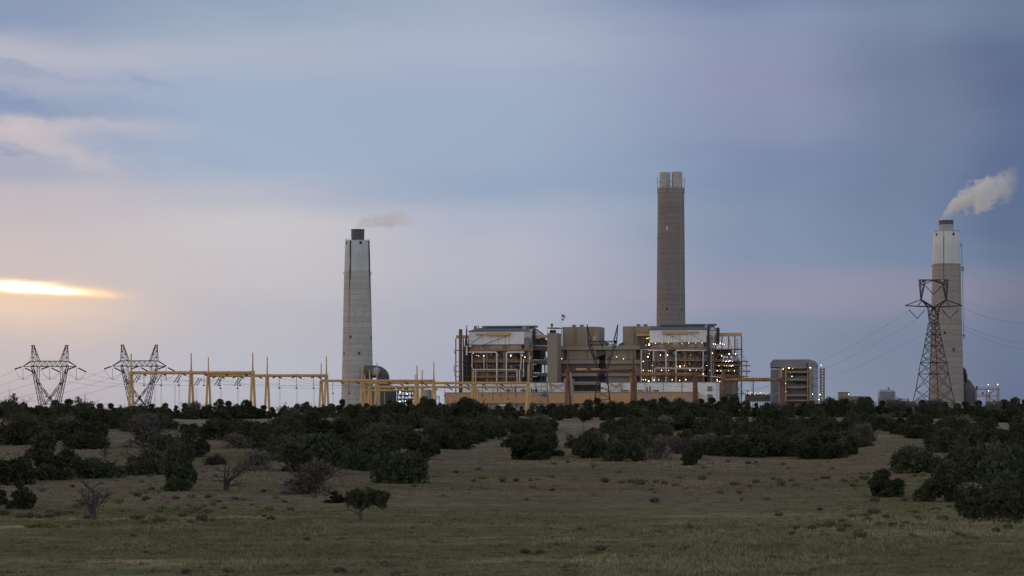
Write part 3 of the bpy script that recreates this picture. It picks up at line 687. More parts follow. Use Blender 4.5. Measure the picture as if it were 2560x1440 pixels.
# ---- turbine hall and the orange fronted hall before it
Tn = thing('turbine_hall', 'long low white turbine hall stretching in front of both boiler houses', 'building', pw(1600, 1070, -42).xy.to_3d()+Vector((0,0,GZ)))
b = MB(); pbox(b, 1156, 1409, 957, None, -42, 24); b.build('white_wall', M['white_clad'], Tn)
b = MB(); pbox(b, 1502, 1789, 956, None, -42, 24); b.build('white_wall', M['white_clad'], Tn)
b = MB(); pbox(b, 1409.5, 1425, 946, None, -36, 18); b.build('link_block', M['tan'], Tn)
b = MB(); pbox(b, 1425.5, 1497.5, 977.5, None, -36, 18); b.build('link_block', M['tan_band'], Tn)
b = MB(); pbox(b, 1155, 1410, 956.2, 957.2, -42.5, 25); pbox(b, 1501, 1790, 955.2, 956.2, -42.5, 25); b.build('parapet', M['grey'], Tn)
for y0, y1 in ((965.5, 978.5), (985.5, 998.5)):
    b = MB()
    for k in range(8): pbox(b, 1768.5, 1781, y0+(y1-y0)*k/8, y0+(y1-y0)*(k+.75)/8, -42.4, .35)
    b.build('louvre', M['grey'], Tn)
for x in (1613, 1658, 1704, 1243, 1338):
    b = MB(); pbox(b, x, x+(1.2 if x > 1700 else .5), 957.5, 981, -42.35, .3); b.build('downpipe', M['grey_dark'], Tn)
b = MB()
for x0 in (1180, 1262, 1300, 1330, 1556, 1593, 1632): pbox(b, x0, x0+14, 975, 977.5, -45.5, 2.5)
for x0 in (1186, 1267, 1305): pbox(b, x0, x0+5, 972.5, 974.8, -45.3, 2.2)
b.build('roof_fan', M['grey_dark'], Tn)
for x, y in ((1618, 967), (1625, 966), (1288, 969), (1329, 969), (1341, 968)):
    b = MB(); b.tube([pw(x, 982, -46), pw(x, y, -46)], .45, 8); b.build('vent_pipe', M['dark_steel'], Tn)
b = MB()
for (xa, xb2) in ((1374,1410),(1526,1556)):
    for q in ((xa,962,xb2,962),(xa,965,xb2,965),(xa,958,xb2,979),(xb2,958,xa,979),(xa,956,xa,981),(xb2,956,xb2,981)): pbar(b, q[0], q[1], q[2], q[3], -44, .35)
b.build('tie_bracing', M['rust_beam'], Tn)
for xa in (1239, 1276, 1374, 1549): b = MB(); pbar(b, xa, 955, xa+7, 980, -46.5, .7); b.build('raking_strut', M['rust_beam'], Tn)
Or = thing('orange_hall', 'long low hall with a broad orange corrugated band, in front of the white turbine hall', 'building', pw(1400, 1070, -60).xy.to_3d()+Vector((0,0,GZ)))
b = MB(); pbox(b, 1111, 1740, 981.5, 1008, -62, 17); band = b.build('orange_band', M['orange'], Or)
t = M['orange'].node_tree
geo = tnode(t, 'ShaderNodeNewGeometry'); spx = tnode(t, 'ShaderNodeSeparateXYZ'); t.links.new(geo.outputs['Position'], spx.inputs[0])
bp = tnode(t, 'ShaderNodeBump'); bp.inputs['Strength'].default_value = .8; bp.inputs['Distance'].default_value = .3
t.links.new(tmath(t, 'SINE', tmath(t, 'MULTIPLY', spx.outputs[0], 5.2)), bp.inputs['Height']); t.links.new(bp.outputs[0], t.nodes['Principled BSDF'].inputs['Normal'])
b = MB(); pbox(b, 1116, 1738, 1008.5, None, -60, 14); b.build('ground_floor_wall', M['pinkwall'], Or)
b = MB(); pbox(b, 1110.5, 1741, 980.2, 981.4, -62.6, 18); b.build('coping', M['tan_band'], Or)
for x, w in ((1610,6),(1620,5.5),(1644,3.5),(1666,7.5),(1713,8),(1724,2.5)):
    b = MB(); pbox(b, x, x+w, 982, 1008, -62.3, .25); b.build('translucent_panel', M['panel'], Or)
b = MB(); pbox(b, 1247, 1284, 1010, 1015, -60.3, .25); pbox(b, 1317, 1366, 1025.5, 1027.5, -66, 1); b.build('white_sign_strip', M['white_clad'], Or)
b = MB(); pbox(b, 1358, 1371, 1007.5, None, -63.5, 1.4); b.build('entrance_bay', M['rust_beam'], Or)
for x in (1180, 1216, 1290, 1420, 1460, 1500):
    b = MB(); pbox(b, x, x+3, 1011, 1018, -60.25, .2); b.build('window', M['dark_hole'], Or)

# ---- flag pole
Fg = thing('flag_pole', 'tall thin flagpole with two flags rising behind the tan elevator tower', 'flagpole', pw(1404, 866, 24))
b = MB(); b.tube([pw(1404, 866, 24), pw(1404, 785, 24)], [.26, .16], 8); b.build('pole', M['white_pipe'], Fg)
def flag(name, x0, y0, w, h, kind, lab):
    F = tag(bpy.data.objects.new(name, None), lab, 'flag'); C.objects.link(F); base = pw(x0, y0, 24); F.location = base
    n, m = 14, 13
    def pt(i, j): u = i/n; return base + Vector((w*u, math.sin(u*8)*.25*u+.1, -h*j/m - .9*u*u*h*.35 + math.sin(u*7)*.08))
    mats = {'r': newflat('flag_red', (.42,.03,.05)), 'w': newflat('flag_white', (.6,.58,.58)), 'b': newflat('flag_navy', (.03,.04,.13)), 'k': newflat('flag_black', (.015,.015,.02))}
    groups = {}
    for i in range(n):
        for j in range(m):
            if kind == 'us': g = 'canton' if (i < 6 and j < 7) else ('red_stripes' if j % 2 == 0 else 'white_stripes')
            else: g = 'emblem' if (5 <= i <= 8 and 4 <= j <= 8 and (i+j) % 2) else 'field'
            groups.setdefault(g, []).append((i, j))
    cm = {'canton': 'b', 'red_stripes': 'r', 'white_stripes': 'w', 'field': 'k', 'emblem': 'w'}
    for g, cells in groups.items():
        q = MB(); 
        for i, j in cells:
            a4 = [pt(i,j), pt(i,j+1), pt(i+1,j+1), pt(i+1,j)]; th = Vector((0,.04,0))
            q.hexa([a4[1], a4[2], a4[2]+th, a4[1]+th, a4[0], a4[3], a4[3]+th, a4[0]+th])
        q.build(g, mats[cm[g]], F)
    if kind == 'us':
        q = MB()
        for r in range(5):
            for c in range(6 if r % 2 == 0 else 5):
                p = pt(0,0).lerp(pt(6,0), (c+.5+(r%2)*.5)/6) + Vector((0,-.05,-h*(r+.8)/m*1.2)); q.box(p.x-.05,p.x+.05,p.y-.01,p.y+.01,p.z-.05,p.z+.05)
        q.build('stars', mats['w'], F)
_fm = {}
def newflat(n, c):
    if n not in _fm: m, t, b = newmat(n); b.inputs['Base Color'].default_value = (*c, 1); b.inputs['Roughness'].default_value = .8; _fm[n] = m
    return _fm[n]
flag('national_flag', 1404.3, 786, 2.9, 2.6, 'us', 'red, white and blue striped flag flying at the top of the flagpole')
flag('black_flag', 1404.3, 796.5, 1.7, 1.3, 'k', 'small black flag flying below the striped flag on the same pole')

# ================================================================== chimneys
def ring(prof, px0, d, py):
    pass
def chimney(name, lab, d, cx, prof, mat, group='tall concrete chimneys of the power plant'):
    base = W(cx, 1050, d); base.z = GZ
    P = thing(name, lab, 'chimney', base, group)
    b = MB(); s = d/FPX
    pr = [(hw*s, ZC+(HZ-py)*s-GZ) for hw, py in prof]
    if pr[0][1] > 0: pr = [(pr[0][0]*1.01, 0)] + pr
    b.lathe(base, pr, 72); o = b.build('shaft', mat, P, smooth=False)
    o.data.polygons.foreach_set('use_smooth', [len(p.vertices) == 4 for p in o.data.polygons])
    return P, base, s
def on_shaft(P, base, s, hw, px, py, cx, w, h, name, mat, out=.12):
    """small box set on the curved shaft at a photo position"""
    r = hw*s; sx = max(-.98, min(.98, (px-cx)/hw)); a = math.asin(sx)
    c = base + Vector((math.sin(a)*(r+out*.5), -math.cos(a)*(r+out*.5), ZC+(HZ-py)*s-GZ))
    tx = Vector((math.cos(a), math.sin(a), 0)); nn = Vector((math.sin(a), -math.cos(a), 0))
    b = MB(); p = [c+tx*sx_*w/2+nn*sy_*out+Vector((0,0,sz_*h/2)) for sz_ in (-1,1) for sx_, sy_ in ((-1,1),(1,1),(1,-1),(-1,-1))]
    b.hexa(p); return b.build(name, mat, P)
soot = (.045,.045,.048)
M['con_left'] = concrete('ringed_grey_concrete', (.48,.46,.435), (.37,.35,.325), zsplit=(HZ-677)*(2000/6000)+ZC-GZ, top=(.52,.525,.525), H0=0,
    streaks=((-.55,.085,150,60,.9,soot),(-.55,.05,160,90,.7,soot),(1.22,.20,150,75,.8,soot),(-.52,.035,60,10,.35,(.16,.15,.14))))
P, base, s = chimney('left_chimney'.replace('left_', 'sooty_'), 'grey ringed concrete chimney with sooty streaks and faint steam, standing left of the plant', 2000, 893.5,
    [(40.7,1010),(39.8,980),(38.4,930),(37.2,870),(35.8,800),(34.4,740),(33.2,690),(32.8,677.5),(32.5,677),(31.6,640),(30.6,602)], M['con_left'])
b = MB(); b.lathe(base+Vector((.3,0,ZC+(HZ-602.3)*s-GZ)), [(16.3*s,.05),(16.3*s,4.2),(16.9*s,4.3),(16.9*s,4.8),(16.4*s,4.9),(16.6*s,8.8),(17.2*s,9.0),(17.2*s,9.6)], 48); b.build('flue', M['grey_dark'], P, smooth=False)
b = MB()
for k in range(24):
    g = 2*math.pi*k/24; c = base+Vector((math.sin(g)*30.2*s, -math.cos(g)*30.2*s, ZC+(HZ-602)*s-GZ)); b.bar(c, c+Vector((0,0,1.1)), .12)
    g2 = 2*math.pi*(k+1)/24; c2 = base+Vector((math.sin(g2)*30.2*s, -math.cos(g2)*30.2*s, ZC+(HZ-602)*s-GZ)); b.bar(c+Vector((0,0,1.1)), c2+Vector((0,0,1.1)), .12)
b.build('top_rail', M['dark_steel'], P)
for px, py, hw, w, h in ((868,609,30.8,1.2,2.2),(903.5,608.5,30.8,2.0,2.0),(879,843,36.8,1.4,2.0),(928.3,844,36.8,1.6,2.4),(861.8,884,37.4,1.5,2.8),(900,884,37.4,2.0,2.6)):
    on_shaft(P, base, s, hw, px, py, 893.5, w, h, 'vent_opening', M['dark_hole'] if py < 850 else M['grey_dark'])
b = MB(); z = ZC+(HZ-681.5)*s
for sg in (-1, 1): b.bar(base+Vector((sg*32.6*s,0,z-GZ)), base+Vector((sg*37.5*s,0,z-GZ-.6)), .4, .3); b.bar(base+Vector((sg*35*s,0,z-GZ-.5)), base+Vector((sg*32.9*s,0,z-GZ-2.5)), .2)
b.build('light_bracket', M['dark_steel'], P)
b = MB(); g = -.53
def shaft_line(b, prof, d, base, g, w, y0, y1, out=.25, s=s):
    pts = []
    for k in range(13):
        y = y0+(y1-y0)*k/12
        for i in range(len(prof)-1):
            if prof[i+1][1] <= y <= prof[i][1]:
                t_ = (y-prof[i][1])/(prof[i+1][1]-prof[i][1]+1e-9); r = (prof[i][0]*(1-t_)+prof[i+1][0]*t_)*s+out; break
        else: r = prof[-1][0]*s+out
        pts.append(base+Vector((math.sin(g)*r, -math.cos(g)*r, ZC+(HZ-y)*s-GZ)))
    for p, q in zip(pts, pts[1:]): b.bar(p, q, w)
PL = [(40.7,1010),(39.8,980),(38.4,930),(37.2,870),(35.8,800),(34.4,740),(33.2,690),(32.5,677),(31.6,640),(30.6,602)]
shaft_line(b, PL, 2000, base, -.49, .5, 604, 700); b.build('conduit', M['dark_steel'], P)
b = MB(); shaft_line(b, PL, 2000, base, 1.28, .7, 604, 690); b.build('conduit', M['dark_steel'], P)

# right chimney
M['con_right'] = concrete('pale_concrete_white_top', (.34,.315,.285), (.28,.255,.235), zsplit=(HZ-660)*(2050/6000)+ZC-GZ, top=(.62,.62,.61), step=4.6,
    streaks=((-.37,.030,170,110,.75,(.13,.115,.06)),(.95,.05,150,60,.4,(.2,.19,.18)),(-.37,.05,132,110,.6,soot)))
PR = [(43.8,1012),(43.0,985),(41.5,930),(39.6,860),(37.6,790),(36.2,720),(35.0,670),(34.8,660),(33.6,620),(32.6,579)]
P, base, s = chimney('white_topped_chimney', 'pale concrete chimney with white painted top and rising steam, far right of the plant', 2050, 2366, PR, M['con_right'])
z0 = ZC+(HZ-579.3)*s-GZ
b = MB(); b.lathe(base+Vector((-.3,0,z0)), [(18.0*s,.05),(18.0*s,5.6),(18.3*s,5.7),(18.3*s,6.0),(18.0*s,6.05)], 48); b.build('flue', M['grey_light'], P)
b = MB(); b.lathe(base+Vector((-.3,0,z0+6.06)), [(18.3*s,0),(18.3*s,2.6),(18.7*s,2.7),(18.7*s,3.5)], 48); b.build('flue_cap', M['grey_dark'], P)
b = MB(); b.lathe(base+Vector((0,0,z0)), [(33.0*s,.02),(33.0*s,.5)], 60); b.build('parapet', M['grey_light'], P)
for px, py, hw, w, h in ((2338,588,32.8,1.4,2.2),(2378,587.5,32.8,1.9,2.2),(2376.5,587.5,32.8,.4,2.2),(2355,833,38.8,1.6,2.2),(2377.5,875,40.0,2.4,3.2)):
    on_shaft(P, base, s, hw, px, py, 2366, w, h, 'vent_opening', M['dark_hole'] if py < 850 else M['grey_dark'])
b = MB(); shaft_line(b, PR, 2050, base, -.345, .30, 582, 800); b.build('conduit', M['tan_dark'], P)
b = MB(); shaft_line(b, PR, 2050, base, .82, .22, 582, 760); b.build('conduit', M['tan_dark'], P)
# ladder cage with landings on the right edge
b = MB(); shaft_line(b, PR, 2050, base, 1.35, .2, 605, 845, 1.6); shaft_line(b, PR, 2050, base, 1.50, .2, 605, 845, 1.6)
for k in range(70):
    y = 605+240*k/69; r = (34+ (y-605)*.03)*s+1.7
    b.bar(base+Vector((math.sin(1.35)*r,-math.cos(1.35)*r,ZC+(HZ-y)*s-GZ)), base+Vector((math.sin(1.5)*r,-math.cos(1.5)*r,ZC+(HZ-y)*s-GZ)), .22)
b.build('ladder', M['dark_steel'], P)
for y, hw, w in ((613,33.2,5),(670,35.2,9),(676,35.2,9),(840,39.0,8)):
    b = MB(); z = ZC+(HZ-y)*s-GZ; x0 = hw*s
    b.box(base.x+x0, base.x+x0+w*s, base.y-1.5, base.y+1.5, base.z+z, base.z+z+.25)
    for h in (.6, 1.3): b.bar(base+Vector((x0,-1.4,z+h)), base+Vector((x0+w*s,-1.4,z+h)), .12)
    for q in range(4): b.bar(base+Vector((x0+w*s*q/3,-1.4,z+.2)), base+Vector((x0+w*s*q/3,-1.4,z+1.35)), .12)
    b.bar(base+Vector((x0+w*s,0,z)), base+Vector((x0+.1,0,z-2.2)), .25)
    b.build('landing', M['dark_steel'], P)
b = MB(); z = ZC+(HZ-665)*s-GZ; b.bar(base+Vector((-34.8*s,0,z)), base+Vector((-41*s,0,z-.4)), .35); b.build('light_bracket', M['dark_steel'], P)

# tall twin-flue stack
M['con_tall'] = concrete('brown_grey_concrete', (.255,.228,.208), (.21,.187,.170), step=4.4,
    streaks=((.70,.09,215,120,.35,(.36,.335,.30)),(.45,.05,210,160,.3,(.33,.31,.28))))
PT = [(36.3,870),(36.0,814),(35.0,700),(34.2,600),(33.3,520),(33.0,472.7)]
P, base, s = chimney('twin_flue_chimney', 'tallest brown grey concrete stack with two short flues on top, behind the right boiler house', 2080, 1677.3, PT, M['con_tall'])
z0 = ZC+(HZ-472.7)*s-GZ
M['flue_pale'] = concrete('stained_flue_lining', (.48,.45,.42), (.33,.31,.29), step=2.2)
for px, pt in ((1662.3, 431.5), (1692.6, 430.3)):
    c = base+Vector(((px-1677.3)*s,0,z0)); h = (472.7-pt)*s
    b = MB(); b.lathe(c, [(13.6*s,.05),(13.6*s,h*.45),(14.0*s,h*.46),(14.0*s,h*.50),(13.4*s,h*.51),(13.2*s,h*.85),(13.6*s,h*.86),(13.5*s,h)], 36); b.build('flue', M['flue_pale'], P)
b = MB(); b.lathe(base+Vector((0,0,z0)), [(33.4*s,.02),(33.4*s,.6)], 60); b.build('parapet', M['flue_pale'], P)
for g in (-1.5, -.36, 1.5, 2.6, -2.6):
    b = MB(); c = base+Vector((math.sin(g)*33.6*s, -math.cos(g)*33.6*s, z0-4)); b.bar(c, c+Vector((0,0,14.5)), .32); b.build('lightning_rod', M['dark_steel'], P)
b = MB()
for hh in (1.2, 17*s): 
    for k in range(28):
        g, g2 = 2*math.pi*k/28, 2*math.pi*(k+1)/28; r = 33.2*s
        if hh > 2: continue
        b.bar(base+Vector((math.sin(g)*r,-math.cos(g)*r,z0+hh)), base+Vector((math.sin(g2)*r,-math.cos(g2)*r,z0+hh)), .12); b.bar(base+Vector((math.sin(g)*r,-math.cos(g)*r,z0+.6)), base+Vector((math.sin(g)*r,-math.cos(g)*r,z0+hh)), .12)
for x0, x1 in ((1645, 1709),): b.bar(W(x0,454,2078), W(x1,454,2078), .2)
b.build('top_rail', M['dark_steel'], P)
on_shaft(P, base, s, 33.8, 1665.5, 573, 1677.3, 1.3, 2.6, 'pale_hatch', M['white_pipe'])
for px, py, w, h in ((1665.3,773,1.5,1.5),(1703,775,1.0,1.6),(1711.5,773.5,1.5,1.6),(1642.6,773,1,1.6)):
    on_shaft(P, base, s, 35.6, px, py, 1677.3, w, h, 'vent_opening', M['dark_hole'])
b = MB(); shaft_line(b, PT, 2080, base, .66, .25, 474, 800, s=s); b.build('conduit', M['flue_pale'], P)

# ================================================================== ducts, tanks and small buildings
D = thing('flue_gas_duct', 'big curved dark metal duct rising out of a round vessel beside the sooty chimney', 'duct', Vector((W(958,1050,1985).x, 1985, GZ)))
s2 = 1985/FPX
b = MB(); pts = []; c = W(936, 945, 1985)
for k in range(11):
    g = math.pi/2*k/10; pts.append(c + Vector((math.sin(g)*22*s2, 0, (math.cos(g)*16)*s2 - 0)))
b.tube([W(912, 929, 1985)]+pts+[W(958, 975, 1985)], 15.5*s2, 24); b.build('duct_bend', M['grey_dark'], D, smooth=True)
b = MB(); q = W(957, 1050, 1985); q.z = GZ; b.lathe(q, [(35*s2*.98,0),(35*s2*.98,27),(34*s2,30),(29*s2,33.5),(20*s2,35.5),(8*s2,36.2)], 40); b.build('vessel', M['grey_dark'], D, smooth=False)
b = MB()
for x in (950, 962): pbx = W(x, 0, 1975).x; b.bar(Vector((pbx,1970,GZ)), Vector((pbx,1970,W(0,965,1970).z)), .6)
b.build('support_column', M['yellow'], D)
b = MB(); b.tube([W(933,928,1970), W(948,931,1970)], 10*s2, 20); b.build('expansion_joint', M['grey_light'], D, smooth=True)
K = thing('pipe_rack', 'small dark open steel rack with a few white lamps, right of the curved duct', 'pipe rack', Vector((W(1012,1050,1960).x, 1960, GZ)))
b = MB()
for x in (994, 1003, 1011, 1020, 1029, 1034):
    b.bar(Vector((W(x,0,1960).x,1960,GZ)), W(x, 968, 1960), .7); b.bar(Vector((W(x,0,1970).x,1970,GZ)), W(x, 968, 1970), .6)
b.build('column', M['dark_steel'], K)
b = MB()
for y in (970, 979, 988, 998, 1006): b.bar(W(992,y,1959), W(1036,y,1959), .9); b.bar(W(992,y,1971), W(1036,y,1971), .7)
for k in range(16): x = 994+random.random()*36; y = random.choice([974, 983, 992, 1001]); b.bar(W(x,y-2.5,1964), W(x+5,y-2.5,1964), 1.6)
b.build('level_beam', M['dark_steel'], K)
for x, y in ((999,965.5),(1020,965.5),(1000,980),(1014,1003),(1000,1004),(1029,1004),(1018,985)): lamp(K, 0, 0, 0, .55, 'lamp_c', loc=W(x, y, 1956))
S = thing('storage_silo', 'plain pale grey round silo standing behind the yellow gantry poles', 'silo', Vector((W(1067,1050,1950).x, 1950, GZ)))
b = MB(); b.lathe(Vector((W(1067,0,1950).x,1950,GZ)), [(12*.325,0),(12*.325,30.5),(11*.325,31.2)], 28); b.build('tank', M['grey_light'], S, smooth=False)
b = MB()
for k in range(4): b.bar(W(1072,975,1950), W(1056+0*k,975,1950), .3)
b.build('roof_rail', M['dark_steel'], S)
S = thing('access_scaffold', 'small rusty steel access frame left of the orange hall', 'steel frame', Vector((W(1092,1050,1940).x, 1940, GZ)))
b = MB()
for x in (1087, 1098): b.bar(Vector((W(x,0,1940).x,1940,GZ)), W(x, 991, 1940), .5)
b.bar(W(1086,991,1940), W(1099,991,1940), .5); b.bar(W(1087,1001,1940), W(1098,992,1940), .4); b.build('frame', M['dark_steel'], S)

# ---- filter house on the right
Fh = thing('filter_house', 'grey box building with chamfered roof and yellow gallery floors, right of both boiler houses', 'building', Vector((W(1985,1050,1900).x, 1900, GZ)))
TH_, O0_ = TH, O0
def yp(px, py, yl=0): return pw(px, py, yl)
FY = 30
def q_(x, y, dy): return pl(x, y, FY)[0], FY+dy, pl(1980, y, FY)[2]
dp = 60
A0 = pl(1925.5, 0, FY)[0]; A1 = pl(2029.5, 0, FY)[0]; c1 = pl(1933, 0, FY)[0]; c2 = pl(2022.5, 0, FY)[0]
zt = pl(1975, 898.5, FY)[2]; zc = pl(1975, 908, FY)[2]; zb = pl(1975, 918, FY)[2]
b = MB()
f0 = [wl(A0,FY,zb),wl(A1,FY,zb),wl(A1,FY,zc),wl(c2,FY,zt),wl(c1,FY,zt),wl(A0,FY,zc)]
f1 = [p+EY*dp for p in f0]
b.add(f0+f1, [(0,1,2,3,4,5),(11,10,9,8,7,6)]+[(k,(k+6),(k+1)%6+6,(k+1)%6) for k in range(6)])
b.build('upper_cladding', M['grey'], Fh)
b = MB(); am = pl(1953.5,0,FY)[0]; lbox(b, A0+.2, am, FY+.6, FY+dp-.5, GZ, zb-1.6); b.build('side_wall', M['grey'], Fh)
b = MB(); lbox(b, A1-.8, A1-.02, FY+.4, FY+dp-.5, GZ, zb-.05); b.build('end_wall', M['grey_light'], Fh)
b = MB()
for y in (928, 945, 965, 985): z = pl(2030,y,FY+20)[2]; lbox(b, A1, A1+.15, FY+.5, FY+dp-1, z, z+.35)
b.build('wall_girt', M['grey_dark'], Fh)
b = MB(); lbox(b, am+.1, A1-1, FY+9, FY+dp-1, GZ, zb-.05); b.build('casing_wall', M['grey_light'], Fh)
b = MB(); lbox(b, am+3.5, A1-3, FY+7, FY+8.9, pl(1990,985,FY)[2], pl(1990,970,FY)[2]); lbox(b, am+3.5, A1-3, FY+5, FY+8.9, pl(1990,951,FY)[2], pl(1990,946,FY)[2]); b.build('lower_casing', M['grey'], Fh)
for k, y in enumerate((919, 930, 949.5, 968.5, 988, 1001.5)):
    b = MB(); z = pl(1985,y,FY)[2]; aa = am-.5 if k in (0,) else pl(1963,0,FY)[0]; lbox(b, aa, A1-1.2, FY-1.2, FY+5, z-.7, z+.7-(.3 if k == 0 else 0)); b.build('gallery_beam', M['pale_beam'], Fh)
for x, w, m_ in ((1954, 1.4, 'yellow'), (1960.5, 1.6, 'rust'), (1966.5, .8, 'pale_beam'), (2020, .9, 'pale_beam'), (2026, 1.2, 'pale_beam')):
    b = MB(); a = pl(x, 0, FY)[0]; lbox(b, a-w/2, a+w/2, FY-2.6, FY-1.3, GZ, zb-1.2); b.build('column', M[m_], Fh)
for x, y in ((1993,937),(2001,937),(2009,936),(2015,937),(1992,958.5),(2000,958.5),(2008.5,958),(2017,961),(1985,938)):
    b = MB(); a, yl, z = pl(x, y, FY+7.4); h = .75 if y > 950 else .6
    b.hexa([wl(a-.2,yl,z-h*1.3),wl(a+.2,yl,z-h*1.3),wl(a+.2,yl+1.5,z-h*1.3),wl(a-.2,yl+1.5,z-h*1.3),wl(a-h*1.3,yl-.8,z+h*1.3),wl(a+h*1.3,yl-.8,z+h*1.3),wl(a+h*1.3,yl+1.5,z+h*1.3),wl(a-h*1.3,yl+1.5,z+h*1.3)])
    b.build('hopper', M['rust'], Fh)
b = MB()
for k in range(4): x = 1970+k*13; pbar(b, x, 991, x+6.5, 1000, FY+1, .5); pbar(b, x+6.5, 1000, x+13, 991, FY+1, .5)
b.build('bracing', M['grey_dark'], Fh)
b = MB()
for x in (1947, 1950, 1963.5, 1927.5): pbar(b, x, 925 if x != 1927.5 else 985, x, 1004, FY-3.4, .45)
pbar(b, 1928, 994, 1947, 981, FY-3.4, .5); b.build('drain_pipe', M['grey_light'], Fh)
b = MB(); pbox(b, 2016.5, 2019.5, 907, 922, FY-2.7, 1); b.build('exhaust_pipe', M['dark_steel'], Fh)
b = MB(); pbox(b, 1926, 1958, 919, 921.5, FY-1, .9); b.build('painted_shadow_strip', M['dark_steel'], Fh)  # dark bar standing in for the shade below the upper cladding
b = MB()
for (x, dy) in ((2050, 0), (2058.5, 0), (2050, 9), (2058.5, 9)):
    a = pl(x, 0, FY)[0]; lbox(b, a-.3, a+.3, FY+dy, FY+dy+.6, GZ, pl(2054, 919, FY)[2])
b.build('stair_column', M['pale_beam'], Fh)
b = MB()
for k in range(12):
    y = 922+k*6.8; z = pl(2054,y,FY)[2]; a_, b_ = pl(2050,0,FY)[0], pl(2058.5,0,FY)[0]
    lbox(b, a_-.2, b_+.4, FY-.2, FY+9, z-.4, z); b.bar(wl(a_, FY+1+(k%2)*5, z), wl(b_, FY+1+(k%2)*5, z-2.1), .9, .3) if k%2 else b.bar(wl(b_, FY+1+(k%2)*5, z), wl(a_, FY+1+(k%2)*5, z-2.1), .9, .3)
b.build('stair_flights', M['grey_dark'], Fh)
b = MB(); pbox(b, 1966, 2065, 1001, 1003, FY-4, 20); b.build('base_deck', M['rust_beam'], Fh)
for x, y, m_, r in ((1958,922.7,'lamp',.6),(1972.3,920,'lamp_y',.9),(2025.7,919,'lamp',.9),(2031.5,985.5,'lamp',.75),(2050,986.3,'lamp',.75),(2052.6,912.8,'lamp_c',.4),(1964,959,'lamp',.4),(1964.5,979,'lamp',.4),(1982,921,'lamp',.35),(2048,999,'lamp_c',.5),(1980,941,'lamp',.55)):
    lamp(Fh, x, y, FY-3.6, r, m_)
S = thing('yard_pipe_rack', 'long low dark pipe rack topped by lamps, left of the grey filter house', 'pipe rack', Vector((W(1893,1050,2200).x, 2200, GZ)))
b = MB()
for x in range(1864, 1926, 6): b.bar(Vector((W(x,0,2200).x,2200,GZ)), W(x, 984, 2200), .5)
b.build('column', M['dark_steel'], S)
b = MB()
for y, h in ((985,.6),(989,1.6),(994,2.4),(1000,3.0)): b.bar(W(1863,y,2201), W(1926,y,2201), 3, h)
b.build('pipe_deck', M['grey_dark'], S)
b = MB()
for k in range(30): x = 1866+random.random()*56; b.bar(W(x, 990, 2198), W(x, 982+random.random()*5, 2198), .5)
b.build('valve_posts', M['tan_band'], S)
for k in range(15): lamp(S, 0, 0, 0, random.uniform(.3, .5), 'lamp', loc=W(1867+k*3.7+random.uniform(-1,1), 983.5+random.uniform(-2.5,3), 2196))
b = MB(); b.bar(W(1869,992,2200), W(1869,978,2200), .5); b.bar(W(1866.5,977.5,2200), W(1871.5,977.5,2200), .8); b.build('vent_mast', M['dark_steel'], S)

def shed(name, lab, px0, px1, pt, chamf, d, mat, extra=None):
    s_ = d/FPX; T = thing(name, lab, 'building', Vector((W((px0+px1)/2,0,d).x, d, GZ)))
    x0, x1 = W(px0,0,d).x, W(px1,0,d).x; z1 = W(0,pt,d).z; c = chamf*s_; y0, y1 = d, d+ (x1-x0)*.8
    q = x1 + 0
    if chamf:
        b = MB(); ym = (y0+y1)/2; cc = c
        b.box(x0,x1,y0,y1,GZ,z1-c); b.build('wall', M[mat], T)
        b = MB(); b.hexa([(x0,y0,z1-c+.03),(x1,y0,z1-c+.03),(x1,y1,z1-c+.03),(x0,y1,z1-c+.03),(x0+c*.9,y0+c*1.4,z1),(x1-c*.9,y0+c*1.4,z1),(x1-c*.9,y1-c*1.4,z1),(x0+c*.9,y1-c*1.4,z1)])
        b.build('roof', M['grey_light'], T)
    else:
        b = MB(); b.box(x0,x1,y0,y1,GZ,z1); b.build('wall', M[mat], T)
        b = MB(); b.box(x0-.3,x1+.3,y0-.3,y1+.3,z1+.02,z1+.45); b.build('roof', M[extra or mat], T)
    return T, x0, x1, y0, z1
T, x0, x1, y0, z1 = shed('grey_transfer_house', 'small grey building with chamfered pale roof and roof vent, left of the right pylon', 2200, 2238.5, 974, 5.5, 1950, 'grey')
b = MB(); b.lathe(Vector(((x0+x1)/2+1.5, y0+5, z1+.02)), [(.5,0),(.5,.8),(1.1,1.4),(1.2,1.5)], 12); b.build('roof_vent', M['dark_steel'], T)
b = MB(); b.box(x1-2.4, x1-2.1, y0-.12, y0-.02, GZ, z1-2); b.build('downpipe', M['grey_dark'], T)
T, x0, x1, y0, z1 = shed('tan_shed', 'small tan box shed with one lamp, over the trees right of the filter house', 2097, 2123.5, 981.5, 0, 1960, 'tan', 'tan_dark')
lamp(T, 0, 0, 0, .6, 'lamp', loc=W(2121.5, 985.5, 1957))
shed('low_tan_building', 'low wide tan building showing over the trees beside the small tan shed', 2123.8, 2172, 992, 0, 1972, 'tan_band', 'tan')
T, x0, x1, y0, z1 = shed('low_grey_building', 'low grey flat roofed building just left of the foot of the right pylon', 2243, 2281, 1004, 0, 1700, 'grey', 'grey_light')
b = MB(); b.lathe(Vector((W(2271,0,1700).x, y0+3, z1+.46)), [(.4,0),(.4,.5),(.9,1.1),(1.0,1.2)], 12); b.build('roof_vent', M['dark_steel'], T)
